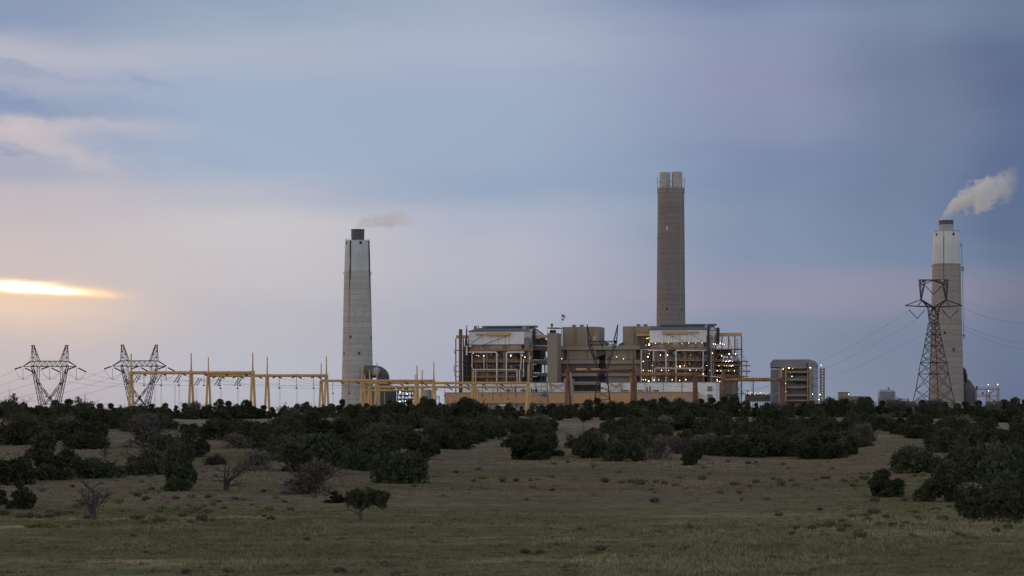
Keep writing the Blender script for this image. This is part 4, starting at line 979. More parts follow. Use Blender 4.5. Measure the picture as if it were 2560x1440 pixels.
# absorber vessel and stair frame by the right chimney
D = thing('absorber_vessel', 'rounded dark metal vessel and duct against the right of the white topped chimney', 'vessel', Vector((W(2425,1050,2055).x, 2055, GZ)))
s3 = 2055/FPX
b = MB(); q = Vector((W(2420,0,2055).x, 2055, GZ)); b.lathe(q, [(19.5*s3,0),(19.5*s3,33),(17.5*s3,34.2),(6*s3,40),(4*s3,41)], 32); b.build('vessel', M['grey_dark'], D)
b = MB(); b.tube([W(2402,918,2055), W(2410,925,2055), W(2413,938,2055), W(2413,956,2055)], [4*s3, 5*s3, 5.5*s3, 6*s3], 16); b.build('duct_bend', M['dark_steel'], D, smooth=True)
S = thing('stair_structure', 'rusty open steel stair structure with lamps, right of the white topped chimney', 'steel frame', Vector((W(2468,1050,2040).x, 2040, GZ)))
for x in (2442, 2466, 2473, 2493, 2497):
    b = MB(); b.bar(Vector((W(x,0,2040).x,2040,GZ)), W(x, 972, 2040), .7); b.build('column', M['rust_beam'], S)
b = MB()
for y, x0_, x1_ in ((973,2441,2498),(990,2441,2474),(989,2474,2498),(1003,2470,2498)):
    z = W(0,y,2040).z; b.box(W(x0_,0,2040).x, W(x1_,0,2040).x, 2039, 2046, z-.5, z)
b.build('floor_beam', M['rust_beam'], S)
b = MB(); b.bar(W(2470,990,2038), W(2487,973,2038), .7); b.bar(W(2470,991,2038), W(2488,1004,2038), .7); b.bar(W(2470,1010,2038), W(2488,1000,2038), .6); b.build('stair_flights', M['rust_beam'], S)
b = MB()
for y, x0_, x1_ in ((973,2441,2498),(990,2441,2474)):
    for h in (2, 3.6): b.bar(W(x0_,y-h,2038.5), W(x1_,y-h,2038.5), .12)
    for k in range(12): x = x0_+(x1_-x0_)*k/11; b.bar(W(x,y,2038.5), W(x,y-3.6,2038.5), .12)
b.bar(W(2496,973,2039), W(2496,962,2039), .25); b.bar(W(2470.5,973,2039), W(2470.5,962,2039), .25)
b.build('handrail', M['dark_steel'], S)
b = MB(); b.box(W(2441,0,2040).x, W(2445,0,2040).x, 2040, 2043, W(0,972.9,2040).z, W(0,965,2040).z); b.bar(W(2455,985,2041), W(2459,981,2041), 1.4); b.build('equipment_box', M['grey_dark'], S)
for x, y in ((2470.7,961.5),(2494.5,961.5),(2471.5,977)): lamp(S, 0, 0, 0, .5, 'lamp_c', loc=W(x, y, 2036))

# ================================================================== lattice pylons
def lattice4(b, p, q, w0, w1, n, mw, dd0=None, dd1=None):
    """square lattice leg between centre points p and q (world), half widths w0/w1"""
    p, q = Vector(p), Vector(q); cs = [(-1,-1),(1,-1),(1,1),(-1,1)]
    def cor(c, t, k): w = w0*(1-t)+w1*t; return c + Vector((cs[k][0]*w, cs[k][1]*w, 0))
    for k in range(4): b.bar(cor(p,0,k), cor(q,1,k), mw)
    for i in range(n):
        t0, t1 = i/n, (i+1)/n; a, c = p.lerp(q,t0), p.lerp(q,t1)
        for k in range(4):
            k2 = (k+1)%4
            b.bar(cor(a,t0,k), cor(c,t1,k2), mw*.6) if (i+k)%2 else b.bar(cor(a,t0,k2), cor(c,t1,k), mw*.6)
def insul_mesh(p, q, r=.22, twin=0.0):
    b = MB(); p, q = Vector(p), Vector(q)
    for off in ((-twin, twin) if twin else (0,)):
        o = Vector((off, 0, 0)); n = 9; path = []; rr = []
        for i in range(n*2+1): path.append((p+o).lerp(q+o, i/(n*2))); rr.append(r if i%2 else r*.55)
        b.tube(path, rr, 6)
    return b
def vee_pylon():
    """pylon with a V shaped body: built around x 0, foot z 0; 1 unit = 1 m"""
    P = thing('lattice_pylon', 'dark V shaped lattice pylon, leftmost of all, against open sky', 'pylon', (0,0,0), 'V shaped lattice pylons on the left')
    s = 1258/FPX; X = lambda v: (v-124.7)*s; Z = lambda y: ZC+(HZ-y)*s-YARD
    D2 = 2.6
    b = MB()       # cross beam
    for yy in (-D2, D2):
        b.bar((X(79),yy,Z(903)), (X(170),yy,Z(903)), 0.328); b.bar((X(57.5),0,Z(916)), (X(79),yy,Z(916.3)), 0.312); b.bar((X(170),yy,Z(916.3)), (X(191.5),0,Z(916)), 0.312)
        b.bar((X(79),yy,Z(916.3)), (X(170),yy,Z(916.3)), 0.328); b.bar((X(79),yy,Z(903)), (X(57.5),0,Z(916)), 0.328); b.bar((X(170),yy,Z(903)), (X(191.5),0,Z(916)), 0.328)
        xs = [79+i*91/14 for i in range(15)]
        for i in range(14): b.bar((X(xs[i]),yy,Z(903 if i%2 else 916)), (X(xs[i+1]),yy,Z(916 if i%2 else 903)), 0.203)
    for i in range(8): x = X(79+13*i); b.bar((x,-D2,Z(903)), (x,D2,Z(903)), 0.172); b.bar((x,-D2,Z(916)), (x,D2,Z(916)), 0.172)
    b.build('cross_beam', M['pylon'], P)
    for sg in (-1, 1):
        mx = lambda v: X(124.7 + sg*(124.7-v)*-1 if sg > 0 else v)
        mx = (lambda v: X(v)) if sg < 0 else (lambda v: X(249.4-v))
        b = MB()   # earth wire peak
        for yy in (-1, 1):
            b.bar((mx(79.5),yy*D2,Z(903)), (mx(80.5),yy*.5,Z(864)), 0.265); b.bar((mx(98),yy*D2,Z(903)), (mx(85),yy*.5,Z(864)), 0.265)
            pts = [0,.22,.42,.6,.76,.9]
            for i in range(5):
                t0, t1 = pts[i], pts[i+1]; A = lambda t: (mx(79.5+t), yy*(D2+(.5-D2)*t), Z(903-39*t)); B = lambda t: (mx(98-13*t), yy*(D2+(.5-D2)*t), Z(903-39*t))
                b.bar(A(t0), B(t1), 0.156) if i%2 else b.bar(B(t0), A(t1), 0.156); b.bar(A(t1), B(t1), 0.125)
        b.bar((mx(78),0,Z(864)), (mx(87),0,Z(864)), .8, .5)
        b.build('peak', M['pylon'], P)
        b = MB()   # leg
        for yy in (-1, 1):
            o = lambda v, y, dy: (mx(v), yy*dy, Z(y))
            T0, T1 = o(80.5,916,D2), o(97,916,D2)
            K = o(95.5, 962, D2*.95); F0, F1 = o(101.5,1017,D2*1.15), o(113,1012,D2*1.0)
            b.bar(T0, F0, 0.328); b.bar(T0, o(93,949,D2), 0.265); b.bar(o(93,949,D2), F1, 0.281); b.bar(T1, o(95,952,D2), 0.265)
            b.bar(o(97,958,D2), (mx(136.5), yy*D2, Z(1010)), 0.265); b.bar(o(95,952,D2), o(118,991,D2), 0.234); b.bar(T1, o(84,935,D2), 0.172)
            for i in range(9):
                t0, t1 = i/9, (i+1)/9; L_ = lambda t: Vector(T0).lerp(Vector(F0), t)
                Q = lambda t: Vector(o(80.5+(93-80.5)*t/.33,916+33*t/.33,D2)) if t < .33 else Vector(o(93,949,D2)).lerp(Vector(F1),(t-.33)/.67)
                b.bar(L_(t0), Q(t1), 0.156) if i%2 else b.bar(Q(t0), L_(t1), 0.156); b.bar(L_(t1), Q(t1), 0.125)
        for v, y in ((80.5,916),(88,955),(97,1000),(113,1012)): b.bar((mx(v),-D2,Z(y)), (mx(v),D2,Z(y)), 0.234)
        b.bar((mx(81),0,Z(916)), (mx(85),0,Z(914)), 1.2, 1.0)
        b.build('leg', M['pylon'], P)
    b = MB()
    for yy in (-D2, D2): b.bar((X(101),yy,Z(1010)), (X(148),yy,Z(1010)), 0.312); b.bar((X(113),yy,Z(1011)), (X(128),yy,Z(992)), 0.234); b.bar((X(136),yy,Z(1011)), (X(121),yy,Z(992)), 0.234)
    for x in (118, 128.5): b.box(X(x)-.35, X(x)+.35, -D2-.3, -D2+.3, Z(991)-.4, Z(991)+.4)
    b.build('foot_brace', M['pylon'], P)
    for x in (57.5, 124, 191):     # strain insulators either side and the hanging jumper string
        insul_mesh((X(x)-.3,-1.2,Z(917)), (X(x-15),-6,Z(923.5)), .40).build('insulator', M['insul'], P)
        insul_mesh((X(x)+.8,1.2,Z(920)), (X(x+19),6,Z(929)), .40).build('insulator', M['insul'], P)
        b = insul_mesh((X(x),0,Z(920)), (X(x),0,Z(947)), 0.125); b.box(X(x)-.4,X(x)+.4,-.3,.3,Z(949),Z(947)); b.build('jumper_string', M['insul'], P)
        b = MB(); pts = []
        for i in range(13):
            t = i/12; pts.append((X(x-15+34*t), -6+12*t, Z(923.5*(1-t)+929*t + 22*math.sin(math.pi*t)**.8)))
        b.tube(pts, .09, 4); b.build('jumper_wire', M['cable'], P)
    return P
V1 = vee_pylon(); V1.location = (W(124.7,0,1258).x, 1258, YARD)
V2 = copy_tree(V1); V2.location = (W(348.5,0,1250).x, 1250, YARD); V2['label'] = 'dark V shaped lattice pylon rising behind the first yellow gantry post'
V2.scale = (1,1,1.0)
def delta_pylon(name, lab, px, base_py, d, kind):
    z0 = H(W(px,0,d).x, d); s = d/FPX
    P = thing(name, lab, 'pylon', (W(px,0,d).x, d, z0-.2)); bx = P.location.x
    def Q(x, y, yy=0): return Vector((bx+(x-px)*s, d+yy, ZC+(HZ-y)*s))
    return P, Q, s
# right pylon: waisted body, horned head
P, Q, s = delta_pylon('lattice_pylon', 'tall dark waisted lattice pylon standing in front of the white topped chimney', 2334, 1012, 950, 0)
zf = P.location.z
b = MB(); mw = .21
rot = R(22)
def sq(c, hw, k, z):   # corner k of the rotated square body
    g = rot + math.pi/4 + k*math.pi/2; r = hw*math.sqrt(2); return Vector((c.x+math.cos(g)*r, c.y+math.sin(g)*r, z))
c0 = Q(2334, 1050); lv = [(1040,42),(1006,37.5),(975,32),(935,27),(907,23.5),(890,20),(865,16.5),(849,14.5),(836,12.5),(820,10.5),(808,9.5)]
zof = lambda y: ZC+(HZ-y)*s
for i in range(len(lv)-1):
    (y0, w0), (y1, w1) = lv[i], lv[i+1]
    for k in range(4):
        A, B_, C_, D_ = sq(c0,w0*s,k,zof(y0)), sq(c0,w0*s,(k+1)%4,zof(y0)), sq(c0,w1*s,k,zof(y1)), sq(c0,w1*s,(k+1)%4,zof(y1))
        b.bar(A, C_, mw*1.35)
        b.bar(A, D_, mw*.75); b.bar(B_, C_, mw*.75)
        if y1 in (1006, 935, 907, 865, 836, 808): b.bar(C_, D_, mw)
b.build('body', M['pylon'], P)
b = MB()
for yy in (-1.3, 1.3):
    for sg in (-1, 1):
        x = lambda v: 2334+sg*(v)
        b.bar(Q(x(9),808,yy), Q(x(14),767,yy), .30); b.bar(Q(x(14),767,yy), Q(x(31),749,yy*.5), .34); b.bar(Q(x(31),749,yy*.5), Q(x(0),768.5,yy), .34)
        b.bar(Q(x(31),749,yy*.5), Q(x(71),764,0), .30); b.bar(Q(x(71),764,0), Q(x(14),767,yy), .36); b.bar(Q(x(0),768.5,yy), Q(x(16),766,yy), .36)
        b.bar(Q(x(0),768.5,yy), Q(x(10),790,yy), .24); b.bar(Q(x(0),768.5,yy), Q(x(-10),790,yy), .24)
        for a_, c_ in (((9,808),(-9,796)),((10,796),(-11,784)),((30,751),(38,764)),((22,758),(16,766)),((12,780),(0,768.5))): b.bar(Q(x(a_[0]),a_[1],yy), Q(x(c_[0]),c_[1],yy), .18)
        # horn
        b.bar(Q(x(31.5),749,yy*.5), Q(x(34.5),711,yy), .28); b.bar(Q(x(31),749,yy*.5), Q(x(23.5),711,yy), .28); b.bar(Q(x(34.5),711,yy), Q(x(34.5),700,yy), .28)
        b.bar(Q(x(23.5),711,yy), Q(x(22),701,yy), .24); b.bar(Q(x(34.5),711,yy), Q(x(23),711,yy), .26)
        for i in range(6):
            t0, t1 = i/6, (i+1)/6
            A = lambda t: Q(x(31.5+3*t),749-38*t,yy); B2 = lambda t: Q(x(31-7.5*t),749-38*t,yy)
            b.bar(A(t0), B2(t1), .15) if i%2 else b.bar(B2(t0), A(t1), .15)
        b.bar(Q(x(23.5),710,yy), Q(x(0),700.5,yy), .28); b.bar(Q(x(34.5),711,yy), Q(x(22),700,yy), .18)
    b.bar(Q(2297,700,yy), Q(2371,700,yy), .30)
    for k in range(11): b.bar(Q(2299+k*6.5,700,yy), Q(2302+k*6.5,703 if 2<k<8 else 707,yy), .14)
for v in (-37, -22, 22, 37): b.bar(Q(2334+v,700,-1.3), Q(2334+v,700,1.3), .25)
for v in (-14, 14, -31, 31): b.bar(Q(2334+v,767 if abs(v) < 20 else 749,-1.3), Q(2334+v,767 if abs(v) < 20 else 749,1.3), .2)
b.build('head', M['pylon'], P)
b = MB(); b.bar(Q(2351,702,-1.6), Q(2358,702,-1.6), .5); b.build('marker_plate', M['yellow'], P)
for (a1_, v_, a2_) in (((2272.5,774),(2293,796.5),(2313,774)), ((2313,714),(2334,736.5),(2354,715)), ((2355,774),(2374.5,796),(2395,775))):
    insul_mesh(Q(*a1_), Q(*v_), .2).build('insulator', M['insul'], P); insul_mesh(Q(*a2_), Q(*v_), .2).build('insulator', M['insul'], P)
RP = Q
# centre pylon
P, Q, s = delta_pylon('lattice_pylon', 'dark lattice pylon with two pointed horns and narrow waist, before the bunker building', 1506, 1010, 1130, 0)
b = MB()
for yy in (-2.2, 2.2):
    for sg in (-1, 1):
        x = lambda v: 1506+sg*v; t3 = lambda v, y, f=1.0: Q(x(v), y, yy*f)
        b.bar(t3(36,853), t3(38.5,811,.2), 0.302); b.bar(t3(28,853), t3(38.5,811,.2), 0.302)
        for i in range(7):
            t0, t1 = i/7, (i+1)/7; A = lambda t: Q(x(36+2.5*t),853-42*t,yy*(1-.8*t)); B2 = lambda t: Q(x(28+10.5*t),853-42*t,yy*(1-.8*t))
            b.bar(A(t0), B2(t1), 0.144) if i%2 else b.bar(B2(t0), A(t1), 0.144)
        b.bar(t3(36,853), t3(34,862), 0.360); b.bar(t3(34,862), t3(11,928,.6), 0.360); b.bar(t3(28,862), t3(14,905,.7), 0.259); b.bar(t3(26,885), t3(0,907,.7), 0.216)
        b.bar(t3(11,928,.6), t3(20,1012,1.6), 0.396); b.bar(t3(8,928,.6), t3(13,960,1.0), 0.216)
        for i in range(8):
            t0, t1 = i/8, (i+1)/8; A = lambda t: t3(34-23*t,862+66*t,1-.4*t); B2 = lambda t: t3(28-20*t*.9,862+60*t,1-.4*t)
            b.bar(A(t0), B2(t1), 0.144) if i%2 else b.bar(B2(t0), A(t1), 0.144)
        for i in range(5):
            t0, t1 = i/5, (i+1)/5; A = lambda t, q: Q(1506+q*(11+9*t), 928+84*t, yy*(.6+t)); b.bar(A(t0,sg), A(t1,-sg), 0.158)
    b.bar(Q(1469,853,yy), Q(1543,853,yy), 0.302); b.bar(Q(1472,862,yy), Q(1540,862,yy), 0.288); b.bar(Q(1495,928,yy*.6), Q(1517,928,yy*.6), 0.288)
    b.bar(Q(1490,972,yy), Q(1523,972,yy), 0.252); b.bar(Q(1486,998,yy), Q(1526,998,yy), 0.252)
    for i in range(10): b.bar(Q(1472+i*6.8,862 if i%2 else 853,yy), Q(1478.8+i*6.8,853 if i%2 else 862,yy), 0.173)
b.bar(Q(1534,856,0), Q(1541,855,0), 2.2, 1.5)
b.build('body', M['pylon'], P)
insul_mesh(Q(1506,862), Q(1506,872), 0.252).build('insulator', M['insul'], P)
CP = Q

# ================================================================== tubular switchyard gantries
def zpt(px, py, d): return W(px, py, d)
def gantry(lab, d, frames, beams, mat, r_leg=.62, r_beam=.78, cut=None, mats=None, base_spread=7.0):
    """frames: (px, mast top, joint row); beams: (px0, px1, row); strings and droppers hang from the beams"""
    x0 = sum(f[0] for f in frames)/len(frames)
    P = thing('switchyard_gantry', lab, 'gantry', Vector((W(x0,0,d).x, d, YARD)), 'tubular steel gantries of the switchyard')
    s = d/FPX
    for i, (px, top, jt) in enumerate(frames):
        mm = M[mats[i]] if mats else M[mat]
        b = MB(); J = W(px, jt, d); sp = 13*s*.5*(1 if base_spread == 7.0 else base_spread/7)
        b.tube([J-Vector((0,0,.6)), W(px, top, d)], [r_leg*.62, r_leg*.45], 8); b.build('mast', mm, P, smooth=True)
        for sg in (-1, 1):
            b = MB(); b.tube([J+Vector((sg*.35,0,-.2)), Vector((J.x+sg*sp, d+sg*2.5, YARD-.6))], [r_leg*.9, r_leg*1.15], 10); b.build('leg', mm, P, smooth=True)
        b = MB(); b.tube([J+Vector((0,-1.3,-.1)), J+Vector((0,1.3,-.1))], r_beam*1.25, 12); b.build('joint_drum', mm, P)
    for k, bm in enumerate(beams):
        (a, c, y) = bm[:3]; mm = M[bm[3]] if len(bm) > 3 else M[mat]
        b = MB(); n = max(2, int(abs(c-a)/60)); yo = .0
        b.tube([W(a,y,d), W(c,y,d)], r_beam, 12); b.build('beam', mm, P, smooth=True)
        b = MB()
        for q in range(1, n): x = a+(c-a)*q/n; p = W(x,y,d); b.tube([p-Vector((.22,0,0)), p+Vector((.22,0,0))], r_beam*1.28, 12)
        if b.v: b.build('flange', mm, P)
    return P
def strings(P, d, y, xs, kind, r=.26):
    for x in xs:
        if kind == 'v':       # vertical post string with weight
            b = insul_mesh(W(x,y+1,d), W(x,y+30,d), r*.6); p = W(x,y+31,d); b.box(p.x-.45,p.x+.45,p.y-.3,p.y+.3,p.z-.4,p.z+.2); b.build('hanging_string', M['insul'], P)
        elif kind == 'r': insul_mesh(W(x,y+2,d), W(x+9,y+7,d+6), r*1.4).build('insulator', M['insul'], P)
        elif kind == 'l': insul_mesh(W(x,y+2,d), W(x-8,y+6,d-6), r*1.3).build('insulator', M['insul'], P)
        elif kind == 't': insul_mesh(W(x,y+6,d-4), W(x-12,y+25,d-8), r*.9, .65).build('insulator', M['insul'], P)
        elif kind == 'd':     # long vertical drop wires
            b = MB(); b.bar(W(x,y+30,d), W(x,1035,d), .09); b.bar(W(x+2.5,y+30,d), W(x+2.5,1035,d), .09); b.build('drop_wire', M['cable'], P)
dd = lambda top: 32*FPX/(HZ-top)
d1 = dd(884)
G = gantry('nearest yellow tubular gantry, leftmost, its tall masts rising from three twin legged frames', d1, [(328,884,933),(478,882.5,930),(632,881.5,930)], [(328,632,932)], 'yellow')
strings(G, d1, 932, (360,403,447,510,548,600), 'v'); strings(G, d1, 932, (356,406,456,508,560,610), 'r'); strings(G, d1-3, 932, (348,399,450), 't', .3); strings(G, d1, 932, (386,402,436,447), 'd')
d2 = dd(892)
G = gantry('second yellow tubular gantry, slightly lower, running right from behind the nearest one', d2, [(521,893,938),(668,892,938),(816,891,938)], [(521,816,939)], 'yellow', .58, .72)
strings(G, d2, 939, (551,594,698,741,784), 'v'); strings(G, d2, 939, (552,600,646,695,745,793), 'r'); strings(G, d2, 939, (540,590,690,738,786), 'l'); strings(G, d2-3, 939, (501,551,601), 't', .3); strings(G, d2, 939, (551,594,698,741,784,490), 'd')
d3 = dd(907)
G = gantry('third yellow tubular gantry with frames beside and before the sooty chimney', d3, [(803,908,952),(942.5,907,952),(1084.6,906,951.5)], [(803,1084,952)], 'yellow', .62, .72)
strings(G, d3, 952, (832,872,980,1020), 'v'); strings(G, d3, 952, (850,890,968,1010,1050), 'r'); strings(G, d3, 952, (832,872), 'd')
d4 = dd(913)
G = gantry('long fourth yellow tubular gantry reaching from the sooty chimney across the orange hall', d4, [(906,913,958),(1042.5,914,957.5),(1183,925,957),(1320.5,911,957)], [(906,1320,957.5)], 'yellow', .78, .75)
strings(G, d4, 957.5, (1112,1206,1251,1290), 'v'); strings(G, d4, 957.5, (1000,1060,1115,1165,1205,1250), 'r'); strings(G, d4, 957.5, (1112,1206,1251,1290), 'd')
d5 = dd(925)
G = gantry('fifth yellow tubular gantry, its beam just below and behind the long fourth one', d5, [(924,925,968),(1055.5,925,967.5),(1189,925,967)], [(924,1315,967.5)], 'yellow', .75, .8)
strings(G, d5, 967.5, (1090,1232,1270), 'v'); strings(G, d5, 967.5, (1085,1122,1166,1210,1252), 'r')
d6 = dd(936)
G = gantry('farthest and lowest yellow tubular gantry, seen between the sooty chimney and the silo', d6, [(912,936,976),(1038,936,976)], [(912,1038,976)], 'yellow', .65, .75)
d7 = dd(875)
G = gantry('rust streaked tubular gantry with a dark red beam before the bunker building', d7, [(1420,875,925),(1583.5,875,924)], [(1420,1583,926,'rust')], 'rust', .72, .72, mats=['rust','rust'], base_spread=8.5)
b = MB(); b.tube([W(1440,923.6,d7-.3), W(1466,923.6,d7-.3)], .55, 8); b.tube([W(1478,923.4,d7-.3), W(1500,923.4,d7-.3)], .45, 8); b.build('pale_conduit', M['yellow'], G)
b = MB(); J = W(1425,928,d7); b.tube([J, Vector((J.x+2.3, d7+2.2, YARD-.6))], [.65,.85], 10); b.build('leg', M['tan_band'], G, smooth=True)
b = MB(); J = W(1579,928,d7); b.tube([J, Vector((J.x-.2, d7-2.2, YARD-.6))], [.6,.8], 10); b.build('leg', M['yellow_rust'], G, smooth=True)
for x in (1452, 1461, 1468): 
    b = MB(); b.bar(W(x,927,d7), W(x-2 if x < 1460 else x-4, 1020, d7), .07); b.build('drop_wire', M['cable'], G)
d8 = d7+60
G = gantry('gantry with a thick mottled yellow beam crossing the lower floors of the right boiler house', d8, [(1738,928,937)], [(1590,1736,936.5)], 'yellow_rust', .75, .95, mats=['rust'], base_spread=7)
b = MB(); b.tube([W(1588,937,d8), W(1588,1030,d8)], [.8,1.0], 8); b.build('leg', M['rust'], G)
b = MB(); b.tube([W(1676,936.5,d8), W(1688,936.5,d8)], 1.25, 12); b.build('flange', M['rust'], G)
d9 = d8+70
G = gantry('long yellow pipe gantry running from the rusty post to the grey filter house', d9, [(1955,944,949)], [(1812,1953,949)], 'yellow_rust', 1.0, .95, mats=['rust'], base_spread=5)
b = MB(); b.tube([W(1808.5,928,d9), W(1808.5,1030,d9)], [1.0,1.3], 10); b.build('leg', M['rust'], G, smooth=True)
for x in (1883,):
    b = insul_mesh(W(x,951,d9), W(x,985,d9), .3); b.bar(W(x,985,d9), W(x,1006,d9), .35); b.build('hanging_string', M['insul'], G)
b = MB(); b.bar(W(1875,952,d9), W(1880,984,d9), .08); b.bar(W(1878,952,d9), W(1882,984,d9), .08); b.build('drop_wire', M['cable'], G)

# ---- relay mast with drum aerials
dm = 1500
P = thing('relay_mast', 'slim lattice relay mast with two round grey drum aerials, before the tan elevator tower', 'mast', Vector((W(1358,0,dm).x, dm, YARD)))
b = MB(); lattice4(b, W(1360,1020,dm), W(1360,872,dm), 2.3, .9, 18, .22); b.build('upper_mast', M['grey_dark'], P)
b = MB()
for yy in (0, 5):
    b.bar(W(1331,1020,dm-yy), W(1336,956,dm-yy), .28); b.bar(W(1371,1020,dm-yy), W(1369,956,dm-yy), .28)
    for y in (956, 966, 975, 988, 1004): b.bar(W(1334,y,dm-yy), W(1370,y,dm-yy), .22)
    for y in (956, 975, 988): b.bar(W(1334,y,dm-yy), W(1352,y+16,dm-yy), .18); b.bar(W(1370,y,dm-yy), W(1352,y+16,dm-yy), .18)
b.build('base_frame', M['grey_dark'], P)
for px, py, r in ((1365.3,897.5,4.9),(1361,985,7.6)):
    b = MB(); c = W(px,py,dm-3); rr = r*dm/FPX; path = [c+Vector((0,-.6*rr,0)), c+Vector((0,-.45*rr,0)), c+Vector((0,-.1*rr,0)), c+Vector((0,.55*rr,0))]
    b.tube(path, [rr*.55, rr*.9, rr, rr*.96], 24); b.build('drum_aerial', M['bluegrey'], P, smooth=True)
    b = MB(); b.bar(c+Vector((0,.5*rr,0)), c+Vector((0,2.8,0)), .3); b.build('aerial_bracket', M['grey_dark'], P)

# ---- line conductors
def cable(lab, pts3, sag=0, r=.05, grp='power line conductors'):
    a, c = Vector(pts3[0]), Vector(pts3[1]); path = []
    for i in range(25):
        t = i/24; p = a.lerp(c, t); p.z -= sag*4*t*(1-t); path.append(p)
    b = MB(); b.tube(path, r, 5); o = b.build('power_line', M['cable'], None, loc=a)
    return tag(o, lab, 'power line', grp)
s_ = 1258/FPX
for i, (x, e) in enumerate(((42.5,(-120,972)),(109,(-120,992)),(176,(-120,1012)))):
    cable('thin conductor running off left from the %s insulator of the leftmost pylon' % ('left arm','middle','right arm')[i], (W(x,923.5,1252), W(e[0],e[1],1100)), 1.5)
for i, (x, e) in enumerate(((266,(-120,1035)),(333,(-120,1052)),(400,(-120,1070)))):
    cable('thin conductor sloping down left from the second V pylon, %s insulator' % ('left arm','middle','right arm')[i], (W(x,923.5,1244), W(e[0],e[1]-14,1040)), 3)
for i, (x, e) in enumerate(((76,(330,962)),(143,(400,958)),(210,(452,956)))):
    cable('slack conductor dropping right from the %s of the leftmost pylon' % ('left arm','middle','right arm')[i], (W(x,929,1264), W(e[0],e[1]+4,1160)), 2.4)
for i, (x, e) in enumerate(((300,(520,950)),(366,(560,950)),(433,(612,950)))):
    cable('slack conductor dropping right from the %s of the second V pylon' % ('left arm','middle','right arm')[i], (W(x,929,1256), W(e[0],e[1],1190)), 2.2)
for i, (a, c, sg) in enumerate((((347,958),(500,960),1.2),((365,940),(478,950),1.5),((470,941),(640,958),2.2),((520,942),(700,958),2.0),((560,962),(760,962),.8),((610,944),(800,962),2.2),((700,945),(880,962),1.6),((745,945),(940,966),1.8),((690,968),(880,968),.6),((800,944),(905,968),1.0),((850,958),(960,972),1.0),((968,960),(1100,968),1.5),((1010,960),(1170,972),2.2),((1115,963),(1250,974),1.6))):
    cable('thin switchyard wire strung between yellow gantries, number %d from the left' % (i+1), (W(a[0],a[1],1190+i*14), W(c[0],c[1],1230+i*14)), sg, .05, 'wires strung between the yellow gantries')
for i, (a, c) in enumerate((((2272.5,776),(2010,896)),((2293,797),(2010,918)),((2316,833),(2010,942)))):
    cable(('uppermost','middle','lowest')[i]+' of three conductors falling left from the horned right pylon', (W(a[0],a[1],948), W(c[0]-150,c[1]+ (62,58,55)[i],1500)), (6,6,5)[i], .045, 'conductors of the right pylon')
for i, (a, c) in enumerate((((2407,762),(2620,806)),((2374.5,797),(2620,860)),((2334,737),(2620,878)))):
    a = ((2395,764),(2374.5,797),(2374.5,806))[i]; cable(('uppermost','middle','lowest')[i]+' of three conductors leaving the right edge from the horned pylon', (W(a[0],a[1],952), W(c[0],c[1],1100)), 3, .045, 'conductors of the right pylon')
for i, (a, c) in enumerate((((1543,868),(1740,948)),((1470,908),(1600,958)),((1540,930),(1760,990)),((1600,870),(1600,1000)),((1700,962),(1812,968)),((1815,968),(1930,960)),((1815,983),(1962,972)),((1600,945),(1735,962)))):
    if i == 3: continue
    cable('pale slack wire crossing before the plant, number %d from the centre pylon rightward' % (i+1-(i>3)), (W(a[0],a[1],1128+i*8), W(c[0],c[1],1180+i*8)), 2.2, .055, 'slack wires before the plant')

